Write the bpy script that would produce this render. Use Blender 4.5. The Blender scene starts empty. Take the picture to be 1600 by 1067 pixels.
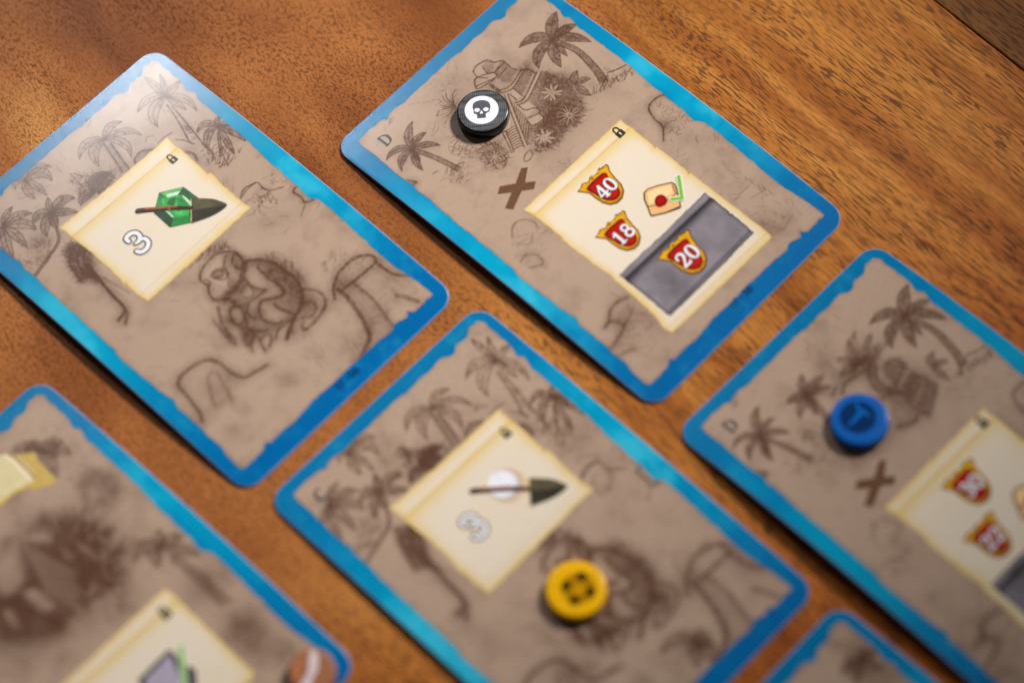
import bpy, math, random
import numpy as np
from mathutils import Matrix, Vector

# ------------------------------------------------------------------ camera, world, lights, exposure
random.seed(4); RNG = np.random.default_rng(7)
SC = bpy.context.scene
COL = SC.collection
MM = 0.001
IW, IH = 1600.0, 1067.0                       # photograph size, pixels
F_PX, TILT, ROLL, CAM_H = 3969.65, 0.477884, -0.073815, 335.43   # focal length px, tilt from straight down, roll, mm above table

X0 = np.array([1.0, 0, 0]); FWD = np.array([0, math.sin(TILT), -math.cos(TILT)]); U0 = np.array([0, math.cos(TILT), math.sin(TILT)])
RIGHT = math.cos(ROLL) * X0 + math.sin(ROLL) * U0
UP = -math.sin(ROLL) * X0 + math.cos(ROLL) * U0
cam_data = bpy.data.cameras.new('camera')
cam = bpy.data.objects.new('camera', cam_data); COL.objects.link(cam)
cam_data.sensor_fit = 'HORIZONTAL'; cam_data.sensor_width = 36.0
cam_data.lens = F_PX / IW * 36.0
cam_data.clip_start = 0.01; cam_data.clip_end = 50
cam_data.dof.use_dof = True
cam_data.dof.focus_distance = 0.3960
cam_data.dof.aperture_fstop = 6.2
cam_data.dof.aperture_blades = 9
M = Matrix(((RIGHT[0], UP[0], -FWD[0], 0), (RIGHT[1], UP[1], -FWD[1], 0), (RIGHT[2], UP[2], -FWD[2], CAM_H * MM), (0, 0, 0, 1)))
cam.matrix_world = M
SC.camera = cam

world = bpy.data.worlds.new('World'); SC.world = world; world.use_nodes = True
bg = world.node_tree.nodes['Background']
bg.inputs[0].default_value = (1.0, 0.93, 0.86, 1); bg.inputs[1].default_value = 0.045

def area_light(name, loc, target, sx, sy, watts, color):
    l = bpy.data.lights.new(name, 'AREA'); l.shape = 'RECTANGLE'; l.size = sx; l.size_y = sy; l.energy = watts; l.color = color
    o = bpy.data.objects.new(name, l); COL.objects.link(o)
    o.location = loc
    o.rotation_euler = (Vector(target) - Vector(loc)).to_track_quat('-Z', 'Y').to_euler()
    return o
area_light('window_light', (-0.355, 1.22, 1.08), (-0.05, 0.225, 0), 0.14, 0.14, 5.2, (0.97, 0.98, 1.0))
def spot_light(name, loc, target, watts, cone, radius, color):
    l = bpy.data.lights.new(name, 'SPOT'); l.energy = watts; l.spot_size = math.radians(cone); l.spot_blend = 1.0; l.shadow_soft_size = radius; l.color = color
    o = bpy.data.objects.new(name, l); COL.objects.link(o); o.location = loc
    o.rotation_euler = (Vector(target) - Vector(loc)).to_track_quat('-Z', 'Y').to_euler()
    return o
spot_light('vignette_key_light', (0.40, 0.53, 0.53), (-0.024, 0.198, 0), 39.0, 19.5, 0.065, (1.0, 0.965, 0.91))   # key light from the upper right; its narrow cone is added to imitate lens vignetting

SC.view_settings.view_transform = 'Standard'; SC.view_settings.look = 'None'
SC.view_settings.gamma = 1.0; SC.view_settings.use_curve_mapping = False
SC.view_settings.exposure = 0.0
SC.cycles.use_denoising = True

# ------------------------------------------------------------------ helpers
def lin(c):
    return tuple(((v / 255.0) / 12.92 if v <= 10.31 else (((v / 255.0) + 0.055) / 1.055) ** 2.4) for v in c)

def ray(p):
    x = (p[0] - IW / 2) / F_PX; y = -(p[1] - IH / 2) / F_PX
    return x * RIGHT + y * UP + FWD

def on_plane(p, z=0.0):
    d = ray(p); k = (CAM_H - z) / -d[2]
    return np.array([d[0] * k, d[1] * k])

CW, CH, TH, CR = 44.0, 66.97, 0.34, 3.0       # card width, height, thickness, corner radius, mm
CARDS = {                                     # centre x, y (mm), rotation (deg), bow of the middle (mm)
    'A': (-46.594, 191.408, 42.925, 1.30), 'B': (13.366, 200.091, 42.871, 1.37), 'C': (1.614, 140.724, 42.19, 0.75),
    'D': (61.171, 146.255, 41.619, 2.2), 'E': (-63.455, 133.922, 43.203, 2.3), 'F': (49.488, 89.184, 42.716, 1.2)}

def arch(card, y):
    q = np.clip(2 * np.asarray(y, float) / CH, -1, 1)
    return CARDS[card][3] * (1 - q * q)

def px(card, p):
    cx, cy, a, H = CARDS[card]; c, s = math.cos(math.radians(a)), math.sin(math.radians(a))
    z = TH
    for _ in range(6):
        w = on_plane(p, z) - (cx, cy)
        lx, ly = c * w[0] + s * w[1], -s * w[0] + c * w[1]
        z = TH + float(arch(card, ly))
    return (lx, ly)

class Zm:                                     # zoomed view of the photograph: origin and scale
    def __init__(s, card, ox, oy, k): s.c, s.o, s.k = card, (ox, oy), k
    def __call__(s, *pts):
        r = [px(s.c, (s.o[0] + x * s.k, s.o[1] + y * s.k)) for x, y in pts]
        return r if len(r) > 1 else r[0]

def smooth(pts, n=6, closed=False):
    P = np.array(pts, float)
    if len(P) < 3: 
        t = np.linspace(0, 1, n * 2)[:, None]
        return P[0] * (1 - t) + P[-1] * t
    if closed: Q = np.vstack([P[-1], P, P[0], P[1]])
    else: Q = np.vstack([2 * P[0] - P[1], P, 2 * P[-1] - P[-2]])
    out = []
    t = np.linspace(0, 1, n, endpoint=False)[:, None]
    for i in range(1, len(Q) - 2):
        a, b, c, d = Q[i - 1], Q[i], Q[i + 1], Q[i + 2]
        out.append(0.5 * (2 * b + (c - a) * t + (2 * a - 5 * b + 4 * c - d) * t * t + (-a + 3 * b - 3 * c + d) * t ** 3))
    if not closed: out.append(Q[-2][None])
    return np.vstack(out)

def inside(poly, X, Y):
    P = np.array(poly, float); r = np.zeros(X.shape, bool)
    x0, y0 = P[-1]
    for x1, y1 in P:
        if y0 != y1:
            c = ((y0 > Y) != (y1 > Y)) & (X < (x1 - x0) * (Y - y0) / (y1 - y0) + x0)
            r ^= c
        x0, y0 = x1, y1
    return r

def edge_dist(poly, X, Y, closed=True):
    P = np.array(poly, float); D = np.full(X.shape, 1e9); NX = np.zeros(X.shape); NY = np.zeros(X.shape)
    n = len(P) if closed else len(P) - 1
    for i in range(n):
        a, b = P[i], P[(i + 1) % len(P)]; d = b - a; L = d @ d + 1e-12
        t = np.clip(((X - a[0]) * d[0] + (Y - a[1]) * d[1]) / L, 0, 1)
        qx, qy = a[0] + t * d[0], a[1] + t * d[1]
        e = np.hypot(X - qx, Y - qy); m = e < D
        D[m] = e[m]; NX[m] = qx[m]; NY[m] = qy[m]
    return D, NX, NY

def vnoise(ny, nx, cell, rng):
    gy, gx = int(ny / cell) + 3, int(nx / cell) + 3
    g = rng.random((gy, gx)); y = np.arange(ny) / cell; x = np.arange(nx) / cell
    iy, ix = y.astype(int), x.astype(int); fy, fx = y - iy, x - ix
    fy = (fy * fy * (3 - 2 * fy))[:, None]; fx = (fx * fx * (3 - 2 * fx))[None]
    a, b = g[iy][:, ix], g[iy][:, ix + 1]; c, d = g[iy + 1][:, ix], g[iy + 1][:, ix + 1]
    return (a * (1 - fx) + b * fx) * (1 - fy) + (c * (1 - fx) + d * fx) * fy

def fbm(ny, nx, cell, rng, oct=4):
    r = 0; a = 1; t = 0
    for i in range(oct):
        r = r + a * vnoise(ny, nx, max(cell / 2 ** i, 1.01), rng); t += a; a *= 0.55
    return r / t

# ------------------------------------------------------------------ materials
def new_mat(name):
    m = bpy.data.materials.new(name); m.use_nodes = True
    nt = m.node_tree; return m, nt, nt.nodes['Principled BSDF']

def linen(nt, b, strength=0.16):
    N, L = nt.nodes, nt.links
    tc = N.new('ShaderNodeTexCoord')
    hs = []
    for ax in ('X', 'Y'):
        w = N.new('ShaderNodeTexWave'); w.wave_type = 'BANDS'; w.bands_direction = ax; w.inputs['Scale'].default_value = 1.0
        w.inputs['Distortion'].default_value = 0.6
        mp = N.new('ShaderNodeMapping'); mp.inputs['Scale'].default_value = (900, 900, 900)
        L.new(tc.outputs['Object'], mp.inputs[0]); L.new(mp.outputs[0], w.inputs['Vector']); hs.append(w)
    ad = N.new('ShaderNodeMath'); ad.operation = 'MULTIPLY'
    L.new(hs[0].outputs['Fac'], ad.inputs[0]); L.new(hs[1].outputs['Fac'], ad.inputs[1])
    ns = N.new('ShaderNodeTexNoise'); ns.inputs['Scale'].default_value = 2600; L.new(tc.outputs['Object'], ns.inputs['Vector'])
    a2 = N.new('ShaderNodeMath'); a2.operation = 'ADD'; L.new(ad.outputs[0], a2.inputs[0]); L.new(ns.outputs['Fac'], a2.inputs[1])
    bp = N.new('ShaderNodeBump'); bp.inputs['Strength'].default_value = strength; bp.inputs['Distance'].default_value = 0.00004
    L.new(a2.outputs[0], bp.inputs['Height']); L.new(bp.outputs[0], b.inputs['Normal'])

MATS = {}
def flat(name, rgb, rough=0.18, spec=0.32, bump=True, var=0.06):
    if name in MATS: return MATS[name]
    m, nt, b = new_mat(name); c = lin(rgb)
    N, L = nt.nodes, nt.links
    tc = N.new('ShaderNodeTexCoord'); ns = N.new('ShaderNodeTexNoise'); ns.inputs['Scale'].default_value = 700; ns.inputs['Detail'].default_value = 4
    L.new(tc.outputs['Object'], ns.inputs['Vector'])
    rp = N.new('ShaderNodeValToRGB'); rp.color_ramp.elements[0].position = 0.3; rp.color_ramp.elements[1].position = 0.7
    rp.color_ramp.elements[0].color = tuple(v * (1 - var) for v in c) + (1,); rp.color_ramp.elements[1].color = tuple(min(1, v * (1 + var)) for v in c) + (1,)
    L.new(ns.outputs['Fac'], rp.inputs[0]); L.new(rp.outputs[0], b.inputs['Base Color'])
    b.inputs['Roughness'].default_value = rough; b.inputs['Specular IOR Level'].default_value = spec
    if bump: linen(nt, b)
    MATS[name] = m; return m

def print_mat(name, rough=0.36):
    if name in MATS: return MATS[name]
    m, nt, b = new_mat(name)
    a = nt.nodes.new('ShaderNodeAttribute'); a.attribute_name = 'ink'
    nt.links.new(a.outputs['Color'], b.inputs['Base Color'])
    b.inputs['Roughness'].default_value = rough; b.inputs['Specular IOR Level'].default_value = 0.32
    linen(nt, b)
    MATS[name] = m; return m

def wood_mat(name, dark=0.0, seed=0.0):
    m, nt, b = new_mat(name); N, L = nt.nodes, nt.links
    def math_(op, a, bb=None, c=None):
        n = N.new('ShaderNodeMath'); n.operation = op
        for i, v in enumerate((a, bb, c)):
            if v is None: continue
            if isinstance(v, (int, float)): n.inputs[i].default_value = v
            else: L.new(v, n.inputs[i])
        return n.outputs[0]
    def comb(x, y, z=0.0):
        n = N.new('ShaderNodeCombineXYZ')
        for i, v in enumerate((x, y, z)):
            if isinstance(v, (int, float)): n.inputs[i].default_value = v
            else: L.new(v, n.inputs[i])
        return n.outputs[0]
    def noise(vec, scale=1.0, detail=3.0, rough=0.5, dist=0.0):
        n = N.new('ShaderNodeTexNoise'); n.inputs['Scale'].default_value = scale; n.inputs['Detail'].default_value = detail
        n.inputs['Roughness'].default_value = rough; n.inputs['Distortion'].default_value = dist
        L.new(vec, n.inputs['Vector']); return n.outputs['Fac']
    def ramp(v, stops):
        n = N.new('ShaderNodeValToRGB'); e = n.color_ramp.elements
        while len(e) < len(stops): e.new(0.5)
        for i, (p, c) in enumerate(stops):
            e[i].position = p; e[i].color = (tuple(c) + (1,)) if not isinstance(c, (int, float)) else (c, c, c, 1)
        L.new(v, n.inputs[0]); return n.outputs[0]
    def mix(f, a, bb, mode='MIX'):
        n = N.new('ShaderNodeMix'); n.data_type = 'RGBA'; n.blend_type = mode
        if isinstance(f, (int, float)): n.inputs[0].default_value = f
        else: L.new(f, n.inputs[0])
        for i, v in ((6, a), (7, bb)):
            if isinstance(v, tuple): n.inputs[i].default_value = v + (1,)
            else: L.new(v, n.inputs[i])
        return n.outputs[2]
    tc = N.new('ShaderNodeTexCoord'); sp = N.new('ShaderNodeSeparateXYZ'); L.new(tc.outputs['Object'], sp.inputs[0])
    s = math_('MULTIPLY', sp.outputs[0], 1000.0); t = math_('MULTIPLY', sp.outputs[1], 1000.0)
    # gentle waviness of the fibres
    wv = math_('MULTIPLY', math_('SUBTRACT', noise(comb(math_('MULTIPLY', s, 0.02), math_('MULTIPLY', t, 0.03), seed), 1.0, 2.0), 0.5), 7.0)
    t2 = math_('ADD', t, wv)
    q = math_('ADD', s, math_('MULTIPLY', math_('SUBTRACT', t, 112.0), 0.4))
    # fibres dive into the board on one side: the pores get short there, long on the other side
    sp_ = math_('MULTIPLY', math_('LOGARITHM', math_('ADD', 1.0, math_('EXPONENT', math_('MULTIPLY', math_('ADD', q, 140.0), -1 / 9.0))), math.e), 9.0)
    s2 = math_('SUBTRACT', math_('MULTIPLY', q, 1 / 5.6), math_('MULTIPLY', sp_, 1 / 1.0 - 1 / 5.6))
    stip = math_('SUBTRACT', 1.0, math_('DIVIDE', 1.0, math_('ADD', 1.0, math_('EXPONENT', math_('MULTIPLY', math_('ADD', q, 140.0), -1 / 9.0)))))
    p1 = noise(comb(math_('MULTIPLY', s2, 1.15), math_('MULTIPLY', t2, 2.1), seed), 1.0, 2.0, 0.5)
    p2 = noise(comb(math_('MULTIPLY', s2, 1.9), math_('MULTIPLY', t2, 3.1), seed + 9), 1.0, 1.0, 0.5)
    pore1 = ramp(p1, [(0.555, 0.0), (0.61, 1.0)]); pore2 = ramp(p2, [(0.555, 0.0), (0.615, 0.95)])
    p3 = noise(comb(math_('MULTIPLY', s2, 2.2), math_('MULTIPLY', t2, 4.2), seed + 15), 1.0, 2.0, 0.6)
    dens = noise(comb(math_('MULTIPLY', s, 0.03), math_('MULTIPLY', t2, 0.13), seed + 3), 1.0, 3.0)
    pores = math_('MULTIPLY', math_('MAXIMUM', pore1, pore2), ramp(dens, [(0.34, 0.4), (0.58, 1.0)]))
    # broad colour figure
    band = noise(comb(math_('MULTIPLY', s, 0.012), math_('MULTIPLY', t2, 0.11), seed + 5), 1.0, 4.0, 0.55, 0.3)
    fine = noise(comb(math_('MULTIPLY', s2, 0.35), math_('MULTIPLY', t2, 1.3), seed + 6), 1.0, 4.0, 0.6)
    blot = noise(comb(math_('MULTIPLY', s, 0.022), math_('MULTIPLY', t, 0.04), seed + 7), 1.0, 3.0, 0.5, 0.4)
    streak = ramp(band, [(0.28, lin((122, 64, 22))), (0.44, lin((172, 104, 42))), (0.58, lin((200, 132, 60))), (0.74, lin((164, 96, 38)))])
    stipc = ramp(blot, [(0.28, lin((108, 56, 24))), (0.46, lin((152, 90, 46))), (0.58, lin((178, 112, 60))), (0.70, lin((214, 152, 88)))])
    col = mix(stip, streak, stipc)
    # redder, deeper wood towards the near right
    near = ramp(math_('ADD', math_('MULTIPLY', math_('ADD', s, 118.0), 1 / 60.0), 0.0), [(0.0, 0.0), (0.85, 1.0)])
    col = mix(math_('MULTIPLY', near, 0.75), col, mix(band, lin((150, 66, 12)), lin((196, 104, 34))))
    col = mix(math_('MULTIPLY', math_('SUBTRACT', fine, 0.5), 1.4), col, lin((96, 50, 20)))
    col = mix(math_('MULTIPLY', ramp(p3, [(0.42, 0.0), (0.68, 1.0)]), 0.38), col, lin((88, 46, 20)))
    col = mix(math_('MULTIPLY', pores, math_('SUBTRACT', 0.76, math_('MULTIPLY', stip, 0.2))), col, lin((50, 24, 11)))
    if dark: col = mix(dark, col, lin((44, 20, 8)))
    L.new(col, b.inputs['Base Color'])
    rg = math_('ADD', math_('MULTIPLY', pores, 0.25), math_('MULTIPLY', blot, 0.25)); L.new(math_('ADD', rg, 0.22), b.inputs['Roughness'])
    b.inputs['Specular IOR Level'].default_value = 0.09
    b1 = N.new('ShaderNodeBump'); b1.inputs['Strength'].default_value = 0.14; b1.inputs['Distance'].default_value = 0.00010; b1.invert = True
    L.new(math_('ADD', pores, math_('MULTIPLY', fine, 0.5)), b1.inputs['Height'])
    wave = noise(comb(math_('MULTIPLY', s, 0.12), math_('MULTIPLY', t, 0.2), seed + 11), 1.0, 2.0)
    b2 = N.new('ShaderNodeBump'); b2.inputs['Strength'].default_value = 0.12; b2.inputs['Distance'].default_value = 0.0006
    L.new(wave, b2.inputs['Height']); L.new(b1.outputs[0], b2.inputs['Normal']); L.new(b2.outputs[0], b.inputs['Normal'])
    return m

# ------------------------------------------------------------------ object helpers
def link(o, parent=None):
    COL.objects.link(o)
    if parent is not None: o.parent = parent
    return o

def mesh_obj(name, verts, faces, mats, parent=None, midx=None, smooth_=False):
    me = bpy.data.meshes.new(name); me.from_pydata([tuple(v) for v in verts], [], faces)
    for m in mats: me.materials.append(m)
    if midx is not None: me.polygons.foreach_set('material_index', midx)
    if smooth_: me.polygons.foreach_set('use_smooth', [True] * len(me.polygons))
    me.update()
    return link(bpy.data.objects.new(name, me), parent)

def tag(o, label, cat, group=None):
    o['label'] = label; o['category'] = cat
    if group: o['group'] = group
    return o

# ------------------------------------------------------------------ table top: one broad plank and the darker one beside it
j0, j1 = on_plane((1460, 0)), on_plane((1600, 110))
GA = math.atan2(j1[1] - j0[1], j1[0] - j0[0])
tj = -math.sin(GA) * j0[0] + math.cos(GA) * j0[1]
slab = bpy.data.objects.new('table_top', None); link(slab); slab.rotation_euler = (0, 0, GA); slab['kind'] = 'structure'
def plank(t0, t1, s0, s1, top, mat):
    e = 0.25
    prof = [(t0, -18), (t0, top - e), (t0 + e * 0.35, top - e * 0.3), (t0 + e, top), (t1 - e, top), (t1 - e * 0.35, top - e * 0.3), (t1, top - e), (t1, -18)]
    v = [(s * MM, t * MM, z * MM) for s in (s0, s1) for t, z in prof]; n = len(prof)
    f = [(i, i + n, (i + 1) % n + n, (i + 1) % n) for i in range(n)] + [tuple(range(n - 1, -1, -1))[::-1], tuple(range(n, 2 * n))]
    return mesh_obj('plank', v, f, [mat], slab)
plank(tj - 420, tj - 0.12, -520, 320, 0.0, wood_mat('oiled_wood'))
plank(tj + 0.12, tj + 160, -520, 320, -0.15, wood_mat('dark_oiled_wood', 0.7, 31.0))

sp_ = [on_plane(p) for p in ((1583, 377), (1574, 388), (1566, 397), (1557, 406), (1556, 414))]
ca, sa = math.cos(GA), math.sin(GA); sp_ = [(ca * x + sa * y, -sa * x + ca * y) for x, y in sp_]
sv = []
for i, (x, y) in enumerate(smooth(sp_, 5)): w_ = 0.035 * (1.2 - abs(i - 10) / 10); sv += [(x * MM, (y + w_) * MM, .004 * MM), (x * MM, (y - w_) * MM, .004 * MM)]
mesh_obj('scratch', sv, [(2 * i, 2 * i + 1, 2 * i + 3, 2 * i + 2) for i in range(len(sv) // 2 - 1)], [flat('scratch_pale', (196, 158, 118), .6, .2, False)], slab)

# ------------------------------------------------------------------ printed sheets on the cards
SHEET = {'border': 0.0, 'sand': 0.02, 'scroll': 0.04, 'slate': 0.06}

class Field:
    """A fine grid over a card; ink densities are drawn on it and become the print colours of the sheet's vertices."""
    def __init__(s, card, outline, res, seed):
        s.card = card; s.out = [tuple(p) for p in outline]; s.res = res
        P = np.array(outline); s.x0, s.y0 = P.min(0) - res * 2; x1, y1 = P.max(0) + res * 2
        s.nx = int((x1 - s.x0) / res) + 2; s.ny = int((y1 - s.y0) / res) + 2
        s.x = s.x0 + np.arange(s.nx) * res; s.y = s.y0 + np.arange(s.ny) * res
        s.X, s.Y = np.meshgrid(s.x, s.y); s.D = np.zeros((s.ny, s.nx)); s.rng = np.random.default_rng(seed)
        s.grain = 0.55 + 0.75 * s.rng.random((s.ny, s.nx))
        s.grain = 0.5 * s.grain + 0.5 * (0.4 + 1.2 * vnoise(s.ny, s.nx, max(0.3 / res, 1.2), s.rng))
    def box(s, x0, y0, x1, y1):
        i0 = max(0, int((x0 - s.x0) / s.res)); i1 = min(s.nx, int((x1 - s.x0) / s.res) + 2)
        k0 = max(0, int((y0 - s.y0) / s.res)); k1 = min(s.ny, int((y1 - s.y0) / s.res) + 2)
        return (slice(k0, max(k0, k1)), slice(i0, max(i0, i1)))
    def _add(s, sl, v, erase=False):
        if erase: s.D[sl] = s.D[sl] * (1 - v)
        else: s.D[sl] = 1 - (1 - s.D[sl]) * (1 - v)
    def line(s, pts, w=0.2, a=0.6, w1=None, soft=None, n=5, erase=False, grain=True, wob=0.0):
        if w >= 0.27 and soft is None and not erase: s.line(pts, w * 1.5, a * 0.28, w1, 1.5 if w > .35 else 1.0, n)
        if not erase: w = w * 1.2; w1 = None if w1 is None else w1 * 1.2
        P = smooth(pts, n) if len(pts) > 2 else np.array(pts, float)
        if len(P) == 2: P = smooth(pts, 3)
        if wob: P = P + s.rng.normal(0, wob, P.shape)
        w1 = w if w1 is None else w1; hw = np.linspace(w, w1, len(P)) / 2
        soft = max(s.res * 0.9, 0.10) if soft is None else soft
        m = max(w, w1) / 2 + soft
        sl = s.box(P[:, 0].min() - m, P[:, 1].min() - m, P[:, 0].max() + m, P[:, 1].max() + m)
        X, Y = s.X[sl], s.Y[sl]
        if X.size == 0: return
        B = np.zeros(X.shape)
        ox, oy = X[0, 0], Y[0, 0]
        for i in range(len(P) - 1):
            p, q = P[i], P[i + 1]; d = q - p; L = d @ d + 1e-9
            i0 = max(0, int((min(p[0], q[0]) - m - ox) / s.res)); i1 = int((max(p[0], q[0]) + m - ox) / s.res) + 2
            k0 = max(0, int((min(p[1], q[1]) - m - oy) / s.res)); k1 = int((max(p[1], q[1]) + m - oy) / s.res) + 2
            if i1 <= 0 or k1 <= 0: continue
            x, y = X[k0:k1, i0:i1], Y[k0:k1, i0:i1]
            if x.size == 0: continue
            t = np.clip(((x - p[0]) * d[0] + (y - p[1]) * d[1]) / L, 0, 1)
            e = np.hypot(x - p[0] - t * d[0], y - p[1] - t * d[1]) - (hw[i] * (1 - t) + hw[i + 1] * t)
            v = np.clip(0.5 - e / soft, 0, 1) if soft < 0.3 else np.exp(-np.maximum(e, 0) ** 2 / (soft * 0.5) ** 2)
            B[k0:k1, i0:i1] = np.maximum(B[k0:k1, i0:i1], v)
        if grain: B = B * s.grain[sl]
        s._add(sl, np.clip((a if erase else a * 1.25) * B, 0, 0.97), erase)
    def fill(s, poly, a=0.4, soft=0.3, hatch=None, erase=False, sm=True):
        P = smooth(poly, 4, True) if sm else np.array(poly, float)
        sl = s.box(P[:, 0].min() - soft, P[:, 1].min() - soft, P[:, 0].max() + soft, P[:, 1].max() + soft)
        X, Y = s.X[sl], s.Y[sl]
        if X.size == 0: return
        d, _, _ = edge_dist(P, X, Y); d = np.where(inside(P, X, Y), d, -d)
        v = np.clip(0.5 + d / soft, 0, 1) * s.grain[sl]
        if hatch:
            ang, per = hatch; c = X * math.cos(ang) + Y * math.sin(ang)
            v = v * (0.72 + 0.38 * np.sin(c * 2 * math.pi / per + 2.0 * vnoise(*X.shape, max(1.2 / s.res, 1.5), s.rng)))
        s._add(sl, np.clip(a * v, 0, 0.97), erase)
    def smudge(s, c, r, a=0.3, ry=None, rot=0.0, erase=False):
        ry = ry or r; R = max(r, ry) * 2.2
        sl = s.box(c[0] - R, c[1] - R, c[0] + R, c[1] + R); X, Y = s.X[sl] - c[0], s.Y[sl] - c[1]
        if X.size == 0: return
        u = X * math.cos(rot) + Y * math.sin(rot); v = -X * math.sin(rot) + Y * math.cos(rot)
        s._add(sl, np.clip((a if erase else a * 1.2) * np.exp(-(u / r) ** 2 - (v / ry) ** 2) * s.grain[sl], 0, 0.95), erase)
    def tufts(s, poly, n, length, a=0.5, w=0.16, spread=6.3, base=0.0, erase=False):
        P = np.array(poly, float); lo, hi = P.min(0), P.max(0); k = 0
        while k < n:
            c = lo + s.rng.random(2) * (hi - lo)
            if not inside(P, np.array([c[0]]), np.array([c[1]]))[0]: continue
            k += 1; g = base + (s.rng.random() - 0.5) * spread; l = length * (0.5 + s.rng.random())
            b = g + s.rng.normal(0, 0.5)
            p1 = c + l * 0.5 * np.array([math.cos(g), math.sin(g)]); p2 = p1 + l * 0.5 * np.array([math.cos(b), math.sin(b)])
            s.line([c, p1, p2], w, a * (0.5 + 0.7 * s.rng.random()), w * 0.4, n=3, erase=erase)
    def leaf(s, c, ctrl, tip, W, fill=0.35, edge=0.5, ribs=9):
        c, ctrl, tip = (np.array(p, float) for p in (c, ctrl, tip))
        W = W * 1.18; t = np.linspace(0, 1, 14)[:, None]
        m = (1 - t) ** 2 * c + 2 * t * (1 - t) * ctrl + t * t * tip
        d = np.gradient(m, axis=0); nrm = np.stack([-d[:, 1], d[:, 0]], 1); nrm /= np.linalg.norm(nrm, axis=1)[:, None] + 1e-9
        w = W * (np.sin(np.pi * t ** 0.85) ** 0.8)
        l, r = m + nrm * w, m - nrm * w
        if fill: s.fill(np.vstack([l, r[::-1]]), fill, 0.2, sm=False)
        s.line(l, 0.15, edge, n=2, wob=0.03); s.line(r, 0.15, edge, n=2, wob=0.03); s.line(m, 0.15, edge * 0.8, n=2)
        for i in range(ribs):
            k = 1 + int(s.rng.random() * 11)
            side = l if s.rng.random() < 0.5 else r
            s.line([m[k], (m[min(k + 1, 13)] + side[min(k + 1, 13)]) / 2, side[min(k + 1, 13)]], 0.12, edge * 0.75, n=3)
    def palm(s, c, leaves, trunk=None, tw=(0.6, 0.8), fill=0.35, edge=0.5, W=0.5):
        for lf in leaves:
            s.leaf(c, lf[1], lf[0], lf[2] if len(lf) > 2 else W, fill, edge)
        s.smudge(c, W * 1.1, edge * 0.8)
        if trunk is not None:
            P = smooth(trunk, 6); d = np.gradient(P, axis=0); nr = np.stack([-d[:, 1], d[:, 0]], 1); nr /= np.linalg.norm(nr, axis=1)[:, None] + 1e-9
            w = np.linspace(tw[0], tw[1], len(P))[:, None] / 2
            if fill: s.fill(np.vstack([P + nr * w, (P - nr * w)[::-1]]), fill * 0.9, 0.2, sm=False)
            s.line(P + nr * w, 0.17, edge, n=2, wob=0.02); s.line(P - nr * w, 0.17, edge * 1.05, n=2, wob=0.02)
            for i in range(0, len(P) - 1):
                s.line([P[i] + nr[i] * w[i], P[i + 1], P[i] - nr[i] * w[i]], 0.11, edge * 0.5, n=3)
    def build(s, name, layer, color, parent, mat):
        I = inside(s.out, s.X, s.Y)
        q = I[:-1, :-1] | I[1:, :-1] | I[:-1, 1:] | I[1:, 1:]
        used = np.zeros(I.shape, bool)
        for a in (0, 1):
            for b in (0, 1): used[a:s.ny - 1 + a, b:s.nx - 1 + b] |= q
        VX, VY = s.X.copy(), s.Y.copy(); o = used & ~I
        if o.any():
            _, nx, ny = edge_dist(s.out, s.X[o], s.Y[o]); VX[o] = nx; VY[o] = ny
        idx = np.full(I.shape, -1, np.int64); idx[used] = np.arange(used.sum())
        f = np.stack([idx[:-1, :-1][q], idx[:-1, 1:][q], idx[1:, 1:][q], idx[1:, :-1][q]], 1).astype(np.int32)
        vx, vy = VX[used], VY[used]; vz = TH + layer + arch(s.card, vy)
        co = np.stack([vx, vy, vz], 1) * MM
        me = bpy.data.meshes.new(name); me.vertices.add(len(co)); me.vertices.foreach_set('co', co.astype(np.float32).ravel())
        me.loops.add(f.size); me.loops.foreach_set('vertex_index', f.ravel())
        me.polygons.add(len(f)); me.polygons.foreach_set('loop_start', np.arange(0, f.size, 4, dtype=np.int32))
        me.polygons.foreach_set('use_smooth', np.ones(len(f), bool))
        me.update(calc_edges=True)
        at = me.color_attributes.new('ink', 'FLOAT_COLOR', 'POINT')
        c = np.ones((used.sum(), 4), np.float32); c[:, :3] = color[used]; at.data.foreach_set('color', c.ravel())
        me.materials.append(mat)
        return link(bpy.data.objects.new(name, me), parent)

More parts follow.
